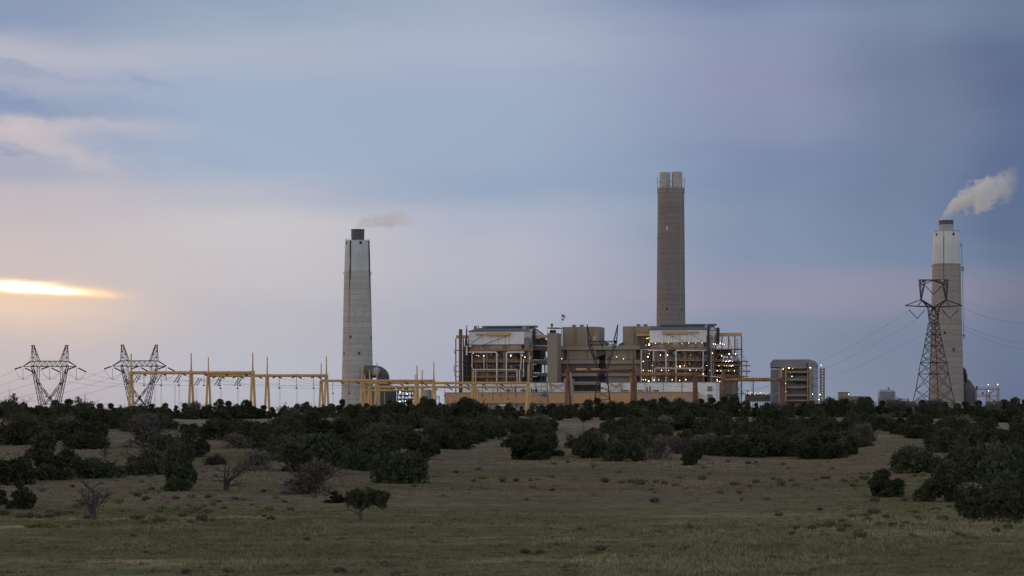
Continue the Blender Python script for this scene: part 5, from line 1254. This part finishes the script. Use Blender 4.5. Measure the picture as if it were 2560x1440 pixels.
# ================================================================== steam plumes
def plume(name, lab, px, py, d, path, rad, dens, seed, fade):
    """path: photo points of the axis, rad: radius in photo px at each; density falls off from the axis, broken by noise"""
    s = d/FPX; base = W(px, py, d)
    pts = [Vector(((x-px)*s, dy, (py-y)*s)) for x, y, dy in path]; rr = [r*s for r in rad]
    b = MB(); n = 20; fine = []; fr = []
    for i in range(len(pts)-1):
        for k in range(4): t = k/4; fine.append(pts[i].lerp(pts[i+1], t)); fr.append(rr[i]*(1-t)+rr[i+1]*t)
    fine.append(pts[-1]); fr.append(rr[-1])
    b.tube([p+base for p in fine], [r*1.0*(1+.22*nz(i*.7, seed)) for i, r in enumerate(fr)], n)
    m, t, bs = newmat(name); t.nodes.remove(bs)
    out = t.nodes['Material Output']; vol = t.nodes.new('ShaderNodeVolumePrincipled'); t.links.new(vol.outputs[0], out.inputs['Volume'])
    vol.inputs['Color'].default_value = (.995,.995,.998,1); vol.inputs['Anisotropy'].default_value = .55
    tcn = t.nodes.new('ShaderNodeTexCoord'); sp = t.nodes.new('ShaderNodeSeparateXYZ'); t.links.new(tcn.outputs['Object'], sp.inputs[0])
    x0, x1 = pts[0].x, pts[-1].x
    u = tmath(t, 'DIVIDE', tmath(t, 'SUBTRACT', sp.outputs[0], x0), x1-x0, True)
    def curve(vals, hi):
        c = t.nodes.new('ShaderNodeFloatCurve'); cm = c.mapping; cv = cm.curves[0]
        cm.use_clip = False
        us = [(p.x-x0)/(x1-x0) for p in pts]
        cv.points[0].location = (us[0], vals[0]/hi); cv.points[1].location = (us[-1], vals[-1]/hi)
        for a_, v in list(zip(us, vals))[1:-1]: cv.points.new(a_, v/hi)
        cm.update(); t.links.new(u, c.inputs['Value']); return tmath(t, 'MULTIPLY', c.outputs[0], hi)
    zc = curve([p.z for p in pts], 100.0); rc = curve(rr, 50.0); yc = curve([p.y for p in pts], 100.0)
    nn = tnoise(t, 1.0, 6, (.06,.06,.075), 'obj', .6); nn2 = tnoise(t, 1.0, 4, (.19,.19,.22), 'obj', .6)
    dz = tmath(t, 'SUBTRACT', sp.outputs[2], zc); dy = tmath(t, 'SUBTRACT', sp.outputs[1], yc)
    rad_ = tmath(t, 'DIVIDE', tmath(t, 'SQRT', tmath(t, 'ADD', tmath(t, 'MULTIPLY', dz, dz), tmath(t, 'MULTIPLY', dy, dy))), rc)
    nsum = tmath(t, 'ADD', tmath(t, 'MULTIPLY', tmath(t, 'SUBTRACT', nn, .5), fade[1]), tmath(t, 'MULTIPLY', tmath(t, 'SUBTRACT', nn2, .5), fade[1]*.55))
    g = tmath(t, 'ADD', tmath(t, 'SUBTRACT', .74, rad_), nsum)
    g = tmath(t, 'MULTIPLY', tramp(t, g, 0, .38), dens)
    g = tmath(t, 'MULTIPLY', g, tramp(t, u, 1.0, fade[0]))
    g = tmath(t, 'MULTIPLY', g, tramp(t, rad_, 1.0, .8))
    t.links.new(g, vol.inputs['Density'])
    o = b.build(name, m, None, loc=base, smooth=True)
    return tag(o, lab, 'steam plume', 'steam plumes from the chimneys')
plume('steam_plume', 'thin pale steam plume drifting right from the sooty chimney', 893, 572, 2000,
      [(884,573,0),(894,563,0),(915,556,0),(945,550,2),(980,547,4),(1010,550,6),(1030,552,7),(1060,555,8)], [7,15,23,29,34,34,30,22], .085, 3, (.35, 1.8))
plume('steam_plume', 'thick white steam plume rising right from the white topped chimney', 2366, 549, 2050,
      [(2351,550,0),(2362,536,0),(2378,519,0),(2400,505,2),(2430,492,4),(2462,484,6),(2495,472,8),(2530,455,10),(2562,436,12)], [7,19,31,42,50,52,52,54,40], .20, 8, (.45, 1.85))

# ================================================================== junipers, dead trees, shrubs
def crown_mesh(seed, w, h, nblob, nleaf, leaf, shape='dome', core=.62, blobs=None):
    rnd = random.Random(seed); B = []
    if blobs: B = blobs
    else:
        for i in range(nblob):
            for _ in range(40):
                x, y, z = rnd.uniform(-1,1), rnd.uniform(-1,1), rnd.uniform(0,1)
                if shape == 'dome': ok = x*x+y*y+(z*.95)**2 < 1
                elif shape == 'tall': ok = x*x+y*y < (1-z*.55)**2
                else: ok = (x*x+y*y < 1) and (.35+.3*abs(x)) < z+.25
                if ok: break
            r = rnd.choice((rnd.uniform(.10,.18), rnd.uniform(.17,.34)))*min(w/2, h)
            q = .82 if r < .17*min(w/2, h) else 1
            B.append((x*(w/2-r*.9)*q, y*(w/2-r*.9)*q, r*.6+(z**1.25)*(h-r*1.6)*q, r))
    b = MB(); tot = sum(q[3]**2 for q in B); vs = []; fs = []
    for (x, y, z, r) in B:
        # irregular solid heart of each clump, leaves around it
        n = 5
        ring = []
        for i in range(4):
            for k in range(6):
                th = math.pi*(i+.5)/4; ph = 2*math.pi*k/6+i
                q = r*core*rnd.uniform(.75,1.15); ring.append((x+q*math.sin(th)*math.cos(ph), y+q*math.sin(th)*math.sin(ph), z+q*math.cos(th)))
        o = len(vs); vs += ring
        for i in range(3):
            for k in range(6): fs.append((o+i*6+k, o+i*6+(k+1)%6, o+i*6+6+(k+1)%6, o+i*6+6+k))
        fs.append(tuple(o+k for k in range(6))); fs.append(tuple(o+18+k for k in range(5,-1,-1)))
    for _ in range(nleaf):
        t = rnd.uniform(0, tot)
        for q in B:
            t -= q[3]**2
            if t <= 0: break
        x, y, z, r = q
        d = Vector((rnd.gauss(0,1), rnd.gauss(0,1), rnd.gauss(.15,1))).normalized()
        p = Vector((x,y,z)) + d*r*rnd.choice((rnd.uniform(.6,1.0), rnd.uniform(.85,1.12), rnd.uniform(1.0,1.35)))
        if p.z < .03: p.z = rnd.uniform(.03,.25)
        s = leaf*rnd.uniform(.55,1.5)
        a = Vector((rnd.gauss(0,1), rnd.gauss(0,1), rnd.gauss(0,1))).normalized(); c = (d*.9+Vector((0,0,.5))).cross(a).normalized() if rnd.random() < .6 else a.cross(d).normalized()
        e = (d+Vector((0,0,.35))+a*.5).normalized()
        o = len(vs); vs += [p-c*s*.45, p+c*s*.45, p+e*s*1.1+c*s*.2, p+e*s*.9-c*s*.25]; fs.append((o,o+1,o+2,o+3))
    b.add(vs, fs); return b
def branchy(b, p, d, ln, r, depth, rnd, spread=.7, up=.25):
    q = p + d*ln; mid = p.lerp(q, .5) + Vector((rnd.gauss(0,1), rnd.gauss(0,1), rnd.gauss(0,.6)))*ln*.08
    b.tube([p, mid, q], [r, r*.8, r*.6], 5 if depth > 2 else 3)
    if depth <= 0: return
    for k in range(rnd.choice((2,3,3)) if depth > 1 else 3):
        nd = (d + Vector((rnd.gauss(0,1), rnd.gauss(0,1), rnd.gauss(up,.7)))*spread).normalized()
        st = p.lerp(q, rnd.uniform(.45,1.0)) if k else q
        branchy(b, st, nd, ln*rnd.uniform(.55,.85), r*.6, depth-1, rnd, spread, up)
def tree_proto(name, seed, w, h, nb, nl, leaf, shape, mat, trunk=.5, core=.62, blobs=None, bare=0):
    P = thing(name, 'x', 'tree', (0,0,-500)); rnd = random.Random(seed+99)
    crown_mesh(seed, w, h, nb, nl, leaf, shape, core, blobs).build('crown', M[mat], P, loc=(0,0,0))
    b = MB(); r = .035*h+.05
    b.tube([(0,0,-.4), (.03*w,0,h*.16), (-.02*w,.02,h*trunk)], [r*1.25, r*.95, r*.5], 8)
    for k in range(5):
        g = k*1.3+seed; st = Vector((0,0,h*(.1+.05*k))); branchy(b, st, Vector((math.cos(g),math.sin(g),.75)).normalized(), w*.26, r*.45, 2, rnd, .6)
    for k in range(bare):
        g = rnd.uniform(0, 6.28); branchy(b, Vector((0,0,h*.25)), Vector((math.cos(g)*.9,math.sin(g)*.9,rnd.uniform(.2,1))).normalized(), w*.3, r*.32, 3, rnd, .5)
    b.build('trunk', M['bark'], P, loc=(0,0,0)); return P, w, h
PROT = [tree_proto('juniper_tree', 11, 6.5, 5, 26, 5200, .25, 'dome', 'juniper'),
        tree_proto('juniper_tree', 12, 7.5, 4.6, 30, 5200, .27, 'dome', 'juniper'),
        tree_proto('juniper_tree', 13, 4.6, 5.2, 20, 4200, .24, 'tall', 'juniper'),
        tree_proto('juniper_tree', 14, 7.5, 4.8, 24, 4600, .26, 'dome', 'juniper_olive', bare=2),
        tree_proto('juniper_tree', 15, 5.5, 5.4, 20, 4000, .25, 'tall', 'juniper_olive', bare=2),
        tree_proto('scraggly_tree', 16, 7.0, 5.0, 22, 2300, .22, 'dome', 'juniper_grey', core=.3, bare=9),
        tree_proto('juniper_tree', 17, 8.5, 4.4, 34, 5600, .26, 'dome', 'juniper'),
        tree_proto('juniper_tree', 18, 6.0, 5.5, 22, 3600, .23, 'umb', 'juniper', bare=3)]
def dead_proto(seed, h, lean):
    P = thing('dead_tree', 'x', 'dead tree', (0,0,-500)); rnd = random.Random(seed); b = MB()
    b.tube([(0,0,-.4),(lean*.1,0,h*.2),(lean*.25,.05,h*.42)], [.085*h+.05, .068*h, .048*h], 8)
    for k in range(8):
        g = rnd.uniform(0, 6.28); z = h*(.12+.3*k/8)
        branchy(b, Vector((lean*.25*(z/(h*.42)),0,z)), Vector((math.cos(g)*.9,math.sin(g)*.7,rnd.uniform(.1,1.3))).normalized(), h*.27, h*.026, 3, rnd, .55, .3)
    branchy(b, Vector((lean*.25,.05,h*.42)), Vector((lean*.3,0,1)).normalized(), h*.3, h*.034, 3, rnd, .5, .5)
    b.build('trunk', M['deadwood'], P, loc=(0,0,0)); return P, h*.95, h
DEAD = [dead_proto(3, 4, .3), dead_proto(5, 3.5, -.3), dead_proto(8, 3.6, .1)]
used = set()
def place(pr, x, y, sx, sz, rz, lab, group=None, cat=None, dz=-.08):
    P = pr[0]; k = id(P)
    if k not in used: used.add(k); o = P
    else: o = copy_tree(P)
    o.location = (x, y, H(x, y)+dz); o.scale = (sx, sx, sz); o.rotation_euler = (0, 0, rz)
    tag(o, lab, cat, group); return o
rnd = random.Random(42)
TREES = []      # (px, base row, x, y, label or None, width m)
def at_px(px, py, wpx, hpx, k, lab=None, rz=None):
    x, y, z = hit(px, py); s = y/FPX; pr = (DEAD if k < 0 else PROT)[(-k-1) if k < 0 else k]
    w, h = wpx*s, hpx*s
    TREES.append([px, py, x, y, k, w/pr[1]*(1 if k < 0 else 1.27), h/pr[2]*(1.04 if k < 0 else 1.12), rnd.uniform(0,6.28) if rz is None else rz, lab])
NAMED = [
 (20,1213,112,80,1,'big dark juniper cut by the left edge of the photo, upper of two there'),(128,1200,134,104,0,'largest round dark juniper on the lower left slope'),
 (55,1273,62,72,2,'small upright juniper at the lower left, nearest on that side'),(-12,1262,60,50,0,'dark juniper just peeking in at the lower left edge'),
 (247,1194,104,48,6,'low wide juniper between the largest round one and the broad lower left clump'),(215,1123,96,42,6,'flat dark juniper on the left slope above the low wide one'),
 (147,1101,52,30,1,'small flat juniper on the left slope under the pylons gap'),(60,1113,118,86,3,'tall greyish juniper at left, right under the far left pylon'),
 (365,1186,124,72,3,'broad olive juniper left in the clump at lower left of centre'),(442,1227,88,98,0,'nearest dark juniper of the clump at lower left of centre'),
 (450,1165,70,72,3,'olive juniper at the back of the clump at lower left of centre'),(400,1133,72,52,1,'dark juniper between the clump and the grey twiggy tree'),(480,1142,78,64,0,'round dark juniper above the clump, at the edge of the bare slope'),
 (362,1118,118,80,5,'grey twiggy tree on the left slope under the second V pylon'),(472,1082,46,27,1,'small lone juniper on the bare tan patch at the upper left'),
 (555,1099,100,56,1,'dark juniper at the right rim of the bare tan patch'),(592,1121,84,38,5,'low greyish scrubby tree below the bare tan patch'),(536,1163,52,28,3,'small olive bush tree right of the round dark juniper'),
 (645,1178,92,54,5,'scraggly tree with grey stems left of the mid slope thicket'),(740,1180,92,62,0,'dark juniper in front of the thicket, left of the twiggy brown tree'),(700,1150,80,60,3,None),
 (782,1236,132,88,5,'wide twiggy brown tree standing behind the lone umbrella shaped juniper'),(841,1258,46,30,2,'tiny dark upright bush just left of the lone umbrella shaped juniper'),
 (1003,1208,134,92,1,'large dark juniper at the right end of the mid slope thicket'),(903,1176,112,48,6,'low dark juniper joining the thicket above the lone tree'),(960,1160,90,70,0,None),(830,1160,90,60,4,None),
 (1325,1150,108,58,0,'round dark juniper pair, left one, at the foot of the central slope'),(1378,1142,46,56,2,'narrow dark juniper beside the round one at the foot of the central slope'),
 (1562,1154,90,62,1,'large round juniper nearest at the foot of the slope below the rust gantry'),(1480,1146,96,70,3,None),(1650,1149,62,62,5,'pale grey twiggy tree at the foot of the slope right of centre'),
 (1738,1149,50,40,0,'upper of two small junipers standing clear in the meadow right of centre'),(1720,1164,40,29,0,'lower of two small junipers standing clear in the meadow right of centre'),
 (1820,1141,92,60,1,None),(1882,1143,92,64,0,None),(1950,1141,100,60,3,None),(2030,1147,78,50,0,'round juniper at the foot of the slope below the filter house'),(2085,1147,62,46,1,None),(2128,1136,48,46,2,None),
 (2292,1182,112,64,6,'broad dome shaped juniper alone on the right meadow'),(2214,1242,94,62,0,'round juniper standing alone nearest on the right meadow'),
 (2365,1254,120,92,0,'left dark juniper of the big cluster at the right edge'),(2450,1205,150,104,1,'back juniper of the big cluster at the right edge'),(2530,1228,140,110,6,'tallest dark juniper by the right edge'),
 (2440,1306,104,84,7,'open limbed juniper, left of two nearest at the lower right'),(2535,1308,100,92,7,'open limbed juniper, right of two nearest at the lower right'),(2400,1170,90,60,3,None),(2600,1250,120,110,0,'juniper cut by the right edge of the photo'),(2500,1270,100,80,0,'dark juniper in the middle of the big right cluster'),
 (234,1301,100,104,-1,'bare dead tree nearest at the lower left'),(566,1227,92,72,-2,'bare dead tree left of the twiggy brown tree'),(262,1146,40,28,-3,'small bare dead tree on the left slope between junipers'),(1484,1173,17,17,-3,'tiny dead stump like snag alone on the central meadow'),
 (709,1038,48,36,-2,'bare dead tree on the crest against the sky, left of the sooty chimney'),(375,1034,40,46,-1,'bare grey tree on the crest by the second V pylon')]
for t_ in NAMED: at_px(*t_[:5], t_[5])
# lone umbrella shaped juniper with its own crown
x, y, z = hit(899, 1304); s = y/FPX
bl = []; r9 = random.Random(4)
for cx, cy_, rx, rz_, n in ((900,1246,34,20,26),(940,1243,27,19,18),(884,1256,20,13,8),(955,1255,14,11,5),(924,1243,20,19,16)):
    for k in range(n):
        g, q = r9.uniform(0,6.28), math.sqrt(r9.random()); ph = r9.uniform(0,6.28); rr = r9.uniform(6,9.5)
        bl.append(((cx-899+rx*.88*q*math.cos(g))*s, r9.uniform(-1,1)*rx*.7*s, (1304-cy_+rz_*.85*q*math.sin(g))*s, rr*s))
LT = tree_proto('juniper_tree', 77, 100*s, 92*s, 0, 9000, .14, 'dome', 'juniper_olive', trunk=.55, core=.7, blobs=bl)
o = place(LT, x, y, 1, 1, 0, 'lone umbrella shaped juniper on a slim trunk in the middle foreground meadow', None)
# crest row follows the treeline of the photo
top = [(0,1014),(20,1000),(40,990),(65,1012),(100,1015),(150,1003),(200,1000),(250,1012),(300,1016),(345,1014),(380,1012),(420,1018),(450,1012),(482,1001),(520,1012),(555,1000),(600,1012),(640,1012),(690,1024),(730,1016),(765,1004),(800,1014),(855,1003),(900,1012),(950,1008),(1000,1004),(1040,1000),(1080,1003),(1130,1010),(1180,1001),(1230,1024),(1275,1010),(1330,1022),(1370,1014),(1430,1010),(1480,1000),(1520,1004),(1560,1010),(1615,996),(1650,1000),(1700,1002),(1760,1000),(1815,996),(1840,1000),(1900,1010),(1960,1006),(2010,1008),(2060,1005),(2095,991),(2130,1004),(2165,1000),(2200,1002),(2235,1000),(2260,1016),(2300,1000),(2340,1003),(2385,1014),(2430,1001),(2465,1006),(2500,1003),(2545,1001),(2600,1006)]
def topat(px):
    for (a, b_), (c, d_) in zip(top, top[1:]):
        if a <= px <= c: return b_+(d_-b_)*(px-a)/(c-a)
    return 1008
px = -20.0
crest_d = {}
while px < 2590:
    u = (px-1280)/FPX
    y = 700.0; best = (9e9, 0)
    for q in range(60):
        yy = 760+q*4; pr_ = HZ-(H(u*yy, yy)-ZC)/yy*FPX
        if pr_ < best[0]: best = (pr_, yy)
    gap = (400 < px < 470) 
    yy = best[1]+rnd.uniform(-22, 22); x = u*yy; zz = H(x, yy); row = HZ-(zz-ZC)/yy*FPX
    hp = max(20, (row-topat(px))*1.2+rnd.uniform(-4, 4)); k = rnd.choice((0,1,1,2,3,4,6,0,2,5,4))
    s = yy/FPX; w = hp*rnd.uniform(1.15,1.7)*(.8 if k in (2,4) else 1)
    TREES.append([px, row, x, yy, k, w*s/PROT[k][1], hp*s/PROT[k][2], rnd.uniform(0,6.28), None])
    px += rnd.uniform(23, 32)
# thicket on the slope
def lower(px):
    P_ = [(-50,1105),(150,1105),(330,1105),(480,1078),(560,1105),(650,1150),(760,1165),(1060,1160),(1075,1130),(1290,1130),(1400,1120),(1450,1145),(2000,1138),(2110,1130),(2200,1115),(2330,1140),(2600,1190)]
    for (a, b_), (c, d_) in zip(P_, P_[1:]):
        if a <= px <= c: return b_+(d_-b_)*(px-a)/(c-a)
    return 1130
GAPS = [(555,1064,150,17),(285,1092,60,14),(1405,1112,36,34),(2050,1046,75,7),(2250,1058,130,13),(2230,1130,95,22),(1090,1150,30,20),(1520,1045,28,6),(2440,1066,60,10),(20,1096,40,12),(2500,1080,40,8)]
n_try = 0; cand = [(t_[2], t_[3]) for t_ in TREES]
while len(TREES) < 296 and n_try < 6000:
    n_try += 1
    px = rnd.uniform(-40, 2600); row = rnd.uniform(1050, lower(px))
    if any(((px-g[0])/g[2])**2+((row-g[1])/g[3])**2 < 1 for g in GAPS): continue
    x, y, z = hit(px, row)
    if any((x-a)**2+((y-c)*.42)**2 < 3.3**2 for a, c in cand): continue
    k = rnd.choice((0,1,5,3,4,6,0,3,5,1,0,7)); s = y/FPX; hm = rnd.uniform(4.2, 6.3); f = hm/PROT[k][2]
    cand.append((x, y)); TREES.append([px, row, x, y, k, f*rnd.uniform(1.05,1.5), f, rnd.uniform(0,6.28), None])
MARKS = [(60,'the far left edge'),(170,'the leftmost V pylon'),(290,'the V pylons gap'),(400,'the second V pylon'),(520,'the gantry\'s middle post'),(600,'the second gantry'),(700,'the gantry\'s right post'),(800,'the third gantry post'),(940,'the sooty chimney'),(1010,'the curved duct'),(1110,'the pale silo'),(1210,'the orange hall end'),(1320,'the left boiler house'),(1400,'the relay mast'),(1480,'the rust gantry post'),(1560,'the centre pylon'),(1640,'the rusty right post'),(1730,'the tallest stack'),(1830,'the right boiler house'),(1920,'the yard pipe rack'),(2010,'the filter house'),(2080,'the filter house stair'),(2180,'the tan sheds'),(2260,'the grey transfer house'),(2330,'the horned right pylon'),(2420,'the white topped chimney'),(2510,'the rusty stair structure'),(9999,'the far right edge')]
KIND = {0:'dark green juniper',1:'dark green juniper',2:'upright dark juniper',3:'olive green juniper',4:'tall olive juniper',5:'greyish scraggly tree',6:'low wide dark juniper',7:'open limbed juniper'}
ORD = ['first','second','third','fourth','fifth','sixth','seventh','eighth','ninth','tenth','eleventh','twelfth']
cells = {}
for t_ in TREES:
    if t_[8]: continue
    row = 'on the crest' if t_[1] < 1054 else ('high on the slope' if t_[1] < 1085 else ('midway downslope' if t_[1] < 1115 else 'near the slope foot'))
    mk = next(n for a, n in MARKS if t_[0] <= a)
    cells.setdefault((row, mk, KIND[t_[4]]), []).append(t_)
for (row, mk, kd), L_ in cells.items():
    L_.sort(key=lambda q: q[0])
    for i, t_ in enumerate(L_):
        t_[8] = '%s %s below %s' % (kd, row, mk) + ('' if len(L_) == 1 else ', %s from left' % ORD[min(i, 11)])
for t_ in TREES:
    px, row, x, y, k, sx, sz, rz, lab = t_
    pr = (DEAD if k < 0 else PROT)[(-k-1) if k < 0 else k]
    place(pr, x, y, sx, sz, rz, lab, 'trees scattered over the hillside')

# ---- the rest of the thicket, past three hundred trees: one mass filling in between them
tb = MB(); vs = []; fs = []; n_try = 0; extra = []; rt = random.Random(12)
while len(extra) < 215 and n_try < 9000:
    n_try += 1
    px = rt.uniform(-60, 2620); row = rt.uniform(1030, lower(px)-6)
    if 0 < px < 560 and row > 1060 and rt.random() < .25: continue
    if any(((px-g[0])/g[2])**2+((row-g[1])/g[3])**2 < 1 for g in GAPS): continue
    x, y, z = hit(px, row)
    if any((x-a)**2+((y-c)*.5)**2 < 2.6**2 for a, c in extra): continue
    extra.append((x, y))
    cm = crown_mesh(500+len(extra), rt.uniform(5,8.5), rt.uniform(3.6,6.0), 14, 900, .36, 'dome', .74)
    o = len(vs); vs += [(v[0]+x, v[1]+y, v[2]+H(x,y)-.1) for v in cm.v]; fs += [tuple(i+o for i in f) for f in cm.f]
tb.v = vs; tb.f = fs; tb.mi = [0]*len(fs)
tag(tb.build('juniper_thicket', M['juniper']), 'dense dark juniper thicket filling the slope between the single trees', None, None, 'stuff')

# ---- shrubs
def shrub_proto(name, seed, mat, w, h, n):
    r_ = random.Random(seed); b = MB(); vs = []; fs = []
    for i in range(n):
        g = r_.uniform(0, 6.28); q = math.sqrt(r_.random()); base = Vector((math.cos(g)*q*w*.33, math.sin(g)*q*w*.33, 0))
        ln = h*r_.uniform(.55,1.05)*(1.0-.35*q); tip = base + Vector((math.cos(g)*q*w*.25+r_.gauss(0,.05), math.sin(g)*q*w*.25+r_.gauss(0,.05), ln))
        a = Vector((r_.gauss(0,1), r_.gauss(0,1), 0)).normalized()*r_.uniform(.015,.04)
        o = len(vs); vs += [base.lerp(tip,.25)-a, base.lerp(tip,.25)+a, tip+a*1.6, tip-a*1.6]; fs.append((o,o+1,o+2,o+3))
        for k in range(3):
            p = base.lerp(tip, r_.uniform(.4,1.0)); c = Vector((r_.gauss(0,1), r_.gauss(0,1), r_.gauss(0,1))).normalized()*.055; e = Vector((r_.gauss(0,1), r_.gauss(0,1), r_.gauss(.5,1))).normalized()*.07
            o = len(vs); vs += [p-c, p+c, p+c+e, p-c+e]; fs.append((o,o+1,o+2,o+3))
    b.add(vs, fs); o = b.build(name, M[mat], None, loc=(0,0,0)); o.location = (0,0,-500); return o, w, h
SH = [shrub_proto('sage_shrub', 1, 'sage', 1.1, .6, 170), shrub_proto('sage_shrub', 2, 'sage', 1.3, .55, 190), shrub_proto('rabbitbrush_shrub', 3, 'rabbit', 1.1, .55, 180), shrub_proto('rabbitbrush_shrub', 4, 'rabbit', 1.5, .55, 200), shrub_proto('brown_shrub', 5, 'brownbush', 1.1, .55, 170)]
SL = []
def shrub(px, py, wpx, k, hpx=None):
    x, y, z = hit(px, py); s = y/FPX; f = wpx*s/SH[k][1]; SL.append([px, py, x, y, k, f, (hpx*s/SH[k][2]) if hpx else f*rnd.uniform(1.15,1.6)])
for q in [(75,1320,30,3),(105,1321,34,3),(130,1320,28,3),(172,1320,20,3),(190,1316,20,0),(238,1315,24,2),(224,1316,16,3),(358,1309,24,3),(395,1307,36,3),(408,1302,20,2),(447,1306,22,3),(478,1308,22,3),(505,1306,30,0),(531,1303,18,2),(384,1328,18,3),(333,1342,14,2),
 (52,1296,24,0),(75,1296,24,0),(98,1297,26,0),(122,1295,28,1),(145,1290,22,0),(165,1287,18,0),(180,1284,16,1),(10,1290,26,0),(105,1230,16,4),(190,1270,20,2),(240,1268,20,2),(298,1258,20,2),(310,1281,18,2),(319,1279,16,3),(333,1236,18,3),(366,1234,14,3),(343,1243,20,4),(366,1252,20,4),(400,1282,20,1),(406,1272,22,3),(440,1250,20,4),(478,1247,18,0),(520,1246,16,1),(470,1266,18,3),(488,1276,24,1),(508,1268,16,3),(520,1284,26,1),(535,1256,16,3),(590,1250,18,1),(604,1252,18,0),(560,1272,18,3),(68,1356,12,2),
 (655,1278,18,3),(672,1275,20,3),(727,1276,16,2),(690,1248,14,1),(785,1244,18,1),(812,1242,18,1),(1033,1322,20,3),(1035,1218,16,1),(1156,1184,14,3),(1183,1204,14,2),(1207,1198,26,3),(1256,1197,16,3),(1140,1183,14,1),(1196,1176,14,4),(1257,1206,18,4),(1380,1194,16,3),(1326,1204,12,4),(1290,1205,16,4),(1344,1202,12,4),(1436,1199,12,3),(1547,1184,14,4),(1512,1208,20,4),(1505,1202,14,1),(1555,1208,18,1),(1578,1208,18,2),(1598,1213,32,1),(1612,1208,16,2),(1640,1209,16,4),(1662,1211,16,2),(1756,1201,20,4),(1690,1217,18,1),(1570,1156,20,3),(1503,1150,16,3),(1820,1156,12,1),(1870,1161,14,4),(1758,1173,16,3),(1835,1215,22,1),(1853,1213,10,1),(1874,1218,12,2),(1890,1208,20,4),
 (1958,1163,16,3),(2080,1174,10,4),(1990,1217,18,2),(1934,1200,14,0),(1978,1204,14,2),(1953,1215,22,0),(2040,1203,14,1),(2057,1198,14,1),(2110,1207,22,1),(2140,1205,16,2),(2145,1218,18,3),(2160,1200,26,1),(2270,1184,22,3),(2285,1192,18,1),(2308,1192,20,2),(2188,1255,22,0),(2260,1254,20,0),(2303,1317,18,3),(2128,1295,24,1),(2160,1292,22,1),(2170,1303,18,0),(2185,1288,32,1),(2112,1320,30,1),(2103,1306,18,0),(2215,1297,18,0),(2265,1313,18,0),(2280,1284,22,3),(2300,1284,20,3),(2356,1303,28,0),(1950,1325,20,2),(1990,1324,28,3),(2008,1322,20,2),(2030,1325,22,1),(2048,1318,20,3),(2075,1320,26,0),(2150,1345,34,4),(2284,1315,14,1),(2358,1331,18,4),(2410,1344,20,1),(2520,1326,24,0),(2490,1332,20,4),(2395,1270,20,1),(2340,1277,22,3),(2418,1293,18,0),(1502,1378,28,4),(1350,1387,20,4),(1312,1388,22,4),(1722,1324,22,4),(1645,1333,16,4),(1450,1326,14,4),(1636,1258,24,4),(1712,1378,28,1),(1793,1362,16,4),(1930,1398,20,4),(767,1352,16,4),(740,1436,22,2),(850,1432,32,1),(908,1434,22,2),(990,1440,26,4),(570,1432,30,1),(465,1438,24,4),(366,1384,12,4)]:
    shrub(*q)
while len(SL) < 290:
    z_ = rnd.random()
    if z_ < .55: px, py = rnd.uniform(-10, 720), rnd.uniform(1130, 1305)
    elif z_ < .8: px, py = rnd.uniform(1930, 2570), rnd.uniform(1150, 1345)
    else: px, py = rnd.uniform(1040, 1950), rnd.uniform(1155, 1260)
    shrub(px, py, rnd.uniform(9, 17)*(py-1000)/230, rnd.choice((0,1,1,2,3,4,4)))
SK = {0:'pale sage bush',1:'grey green sage clump',2:'yellow green bush',3:'bright yellow green clump',4:'brown twiggy low bush'}
MS = [(130,'by the small lower left juniper'),(290,'around the nearest dead tree'),(420,'right of nearest dead tree'),(560,'below the lower left clump'),(720,'left of the twiggy tree'),(860,'by the twiggy brown tree'),(1060,'around the umbrella shaped juniper'),(1240,'right of the umbrella juniper'),(1400,'below the relay mast'),(1560,'below the bunker building'),(1700,'below the tallest stack'),(1850,'below the right boiler house'),(2010,'below the filter house'),(2130,'left of right meadow junipers'),(2260,'around nearest right meadow juniper'),(2400,'left of big right cluster'),(9999,'below the open limbed junipers')]
cells = {}
for q in SL:
    row = 'far' if q[1] < 1200 else ('middling' if q[1] < 1280 else 'near'); mk = next(n for a, n in MS if q[0] <= a)
    cells.setdefault((row, mk, SK[q[4]]), []).append(q)
for (row, mk, kd), L_ in cells.items():
    L_.sort(key=lambda q: q[0])
    for i, q in enumerate(L_): q.append('%s %s %s' % (row, kd, mk) + ('' if len(L_) == 1 else ', %s from left' % ORD[min(i, 11)]))
for px, py, x, y, k, f, fz, lab in SL:
    P = SH[k][0]
    if id(P) not in used: used.add(id(P)); o = P
    else: o = P.copy(); C.objects.link(o)
    o.location = (x, y, H(x, y)-.03); o.scale = (f, f, fz); o.rotation_euler = (0,0,rnd.uniform(0,6.28)); tag(o, lab, 'shrub', 'low shrubs on the meadow')

# ---- grass tufts (uncountable)
gb = MB(); rg = random.Random(1); vs = []; fs = []; mi = []
for i in range(140000):
    t_ = rg.random()**1.25; y = 128+ (760-128)*t_; x = (rg.random()*2-1)*y*.235
    pn = mnoise.noise(Vector((x*.035, y*.012, 3))) + .5*mnoise.noise(Vector((x*.14, y*.05, 8)))
    if rg.random() > .62+pn*1.3: continue
    z = H(x, y)-.02; h = rg.uniform(.08,.24)*(1+max(0,pn)*1.1); sc = 1+.9*(y-128)/400
    g = 2 if (pn > .28 and rg.random() < .6) else (0 if rg.random() < .45 else 1)
    for k in range(3):
        a = rg.uniform(0, 3.14); dx, dy = math.cos(a)*.07*sc, math.sin(a)*.07*sc; ox, oy = rg.gauss(0,.09*sc), rg.gauss(0,.09*sc)
        o = len(vs); vs += [(x+ox-dx,y+oy-dy,z),(x+ox+dx,y+oy+dy,z),(x+ox+rg.gauss(0,.05),y+oy+rg.gauss(0,.05),z+h*rg.uniform(.7,1.2))]; fs.append((o,o+1,o+2)); mi.append(g)
gb.v = vs; gb.f = fs; gb.mi = mi
tag(gb.build('grass', gm), 'short dry grass tufts covering the meadow and slope', None, None, 'stuff')
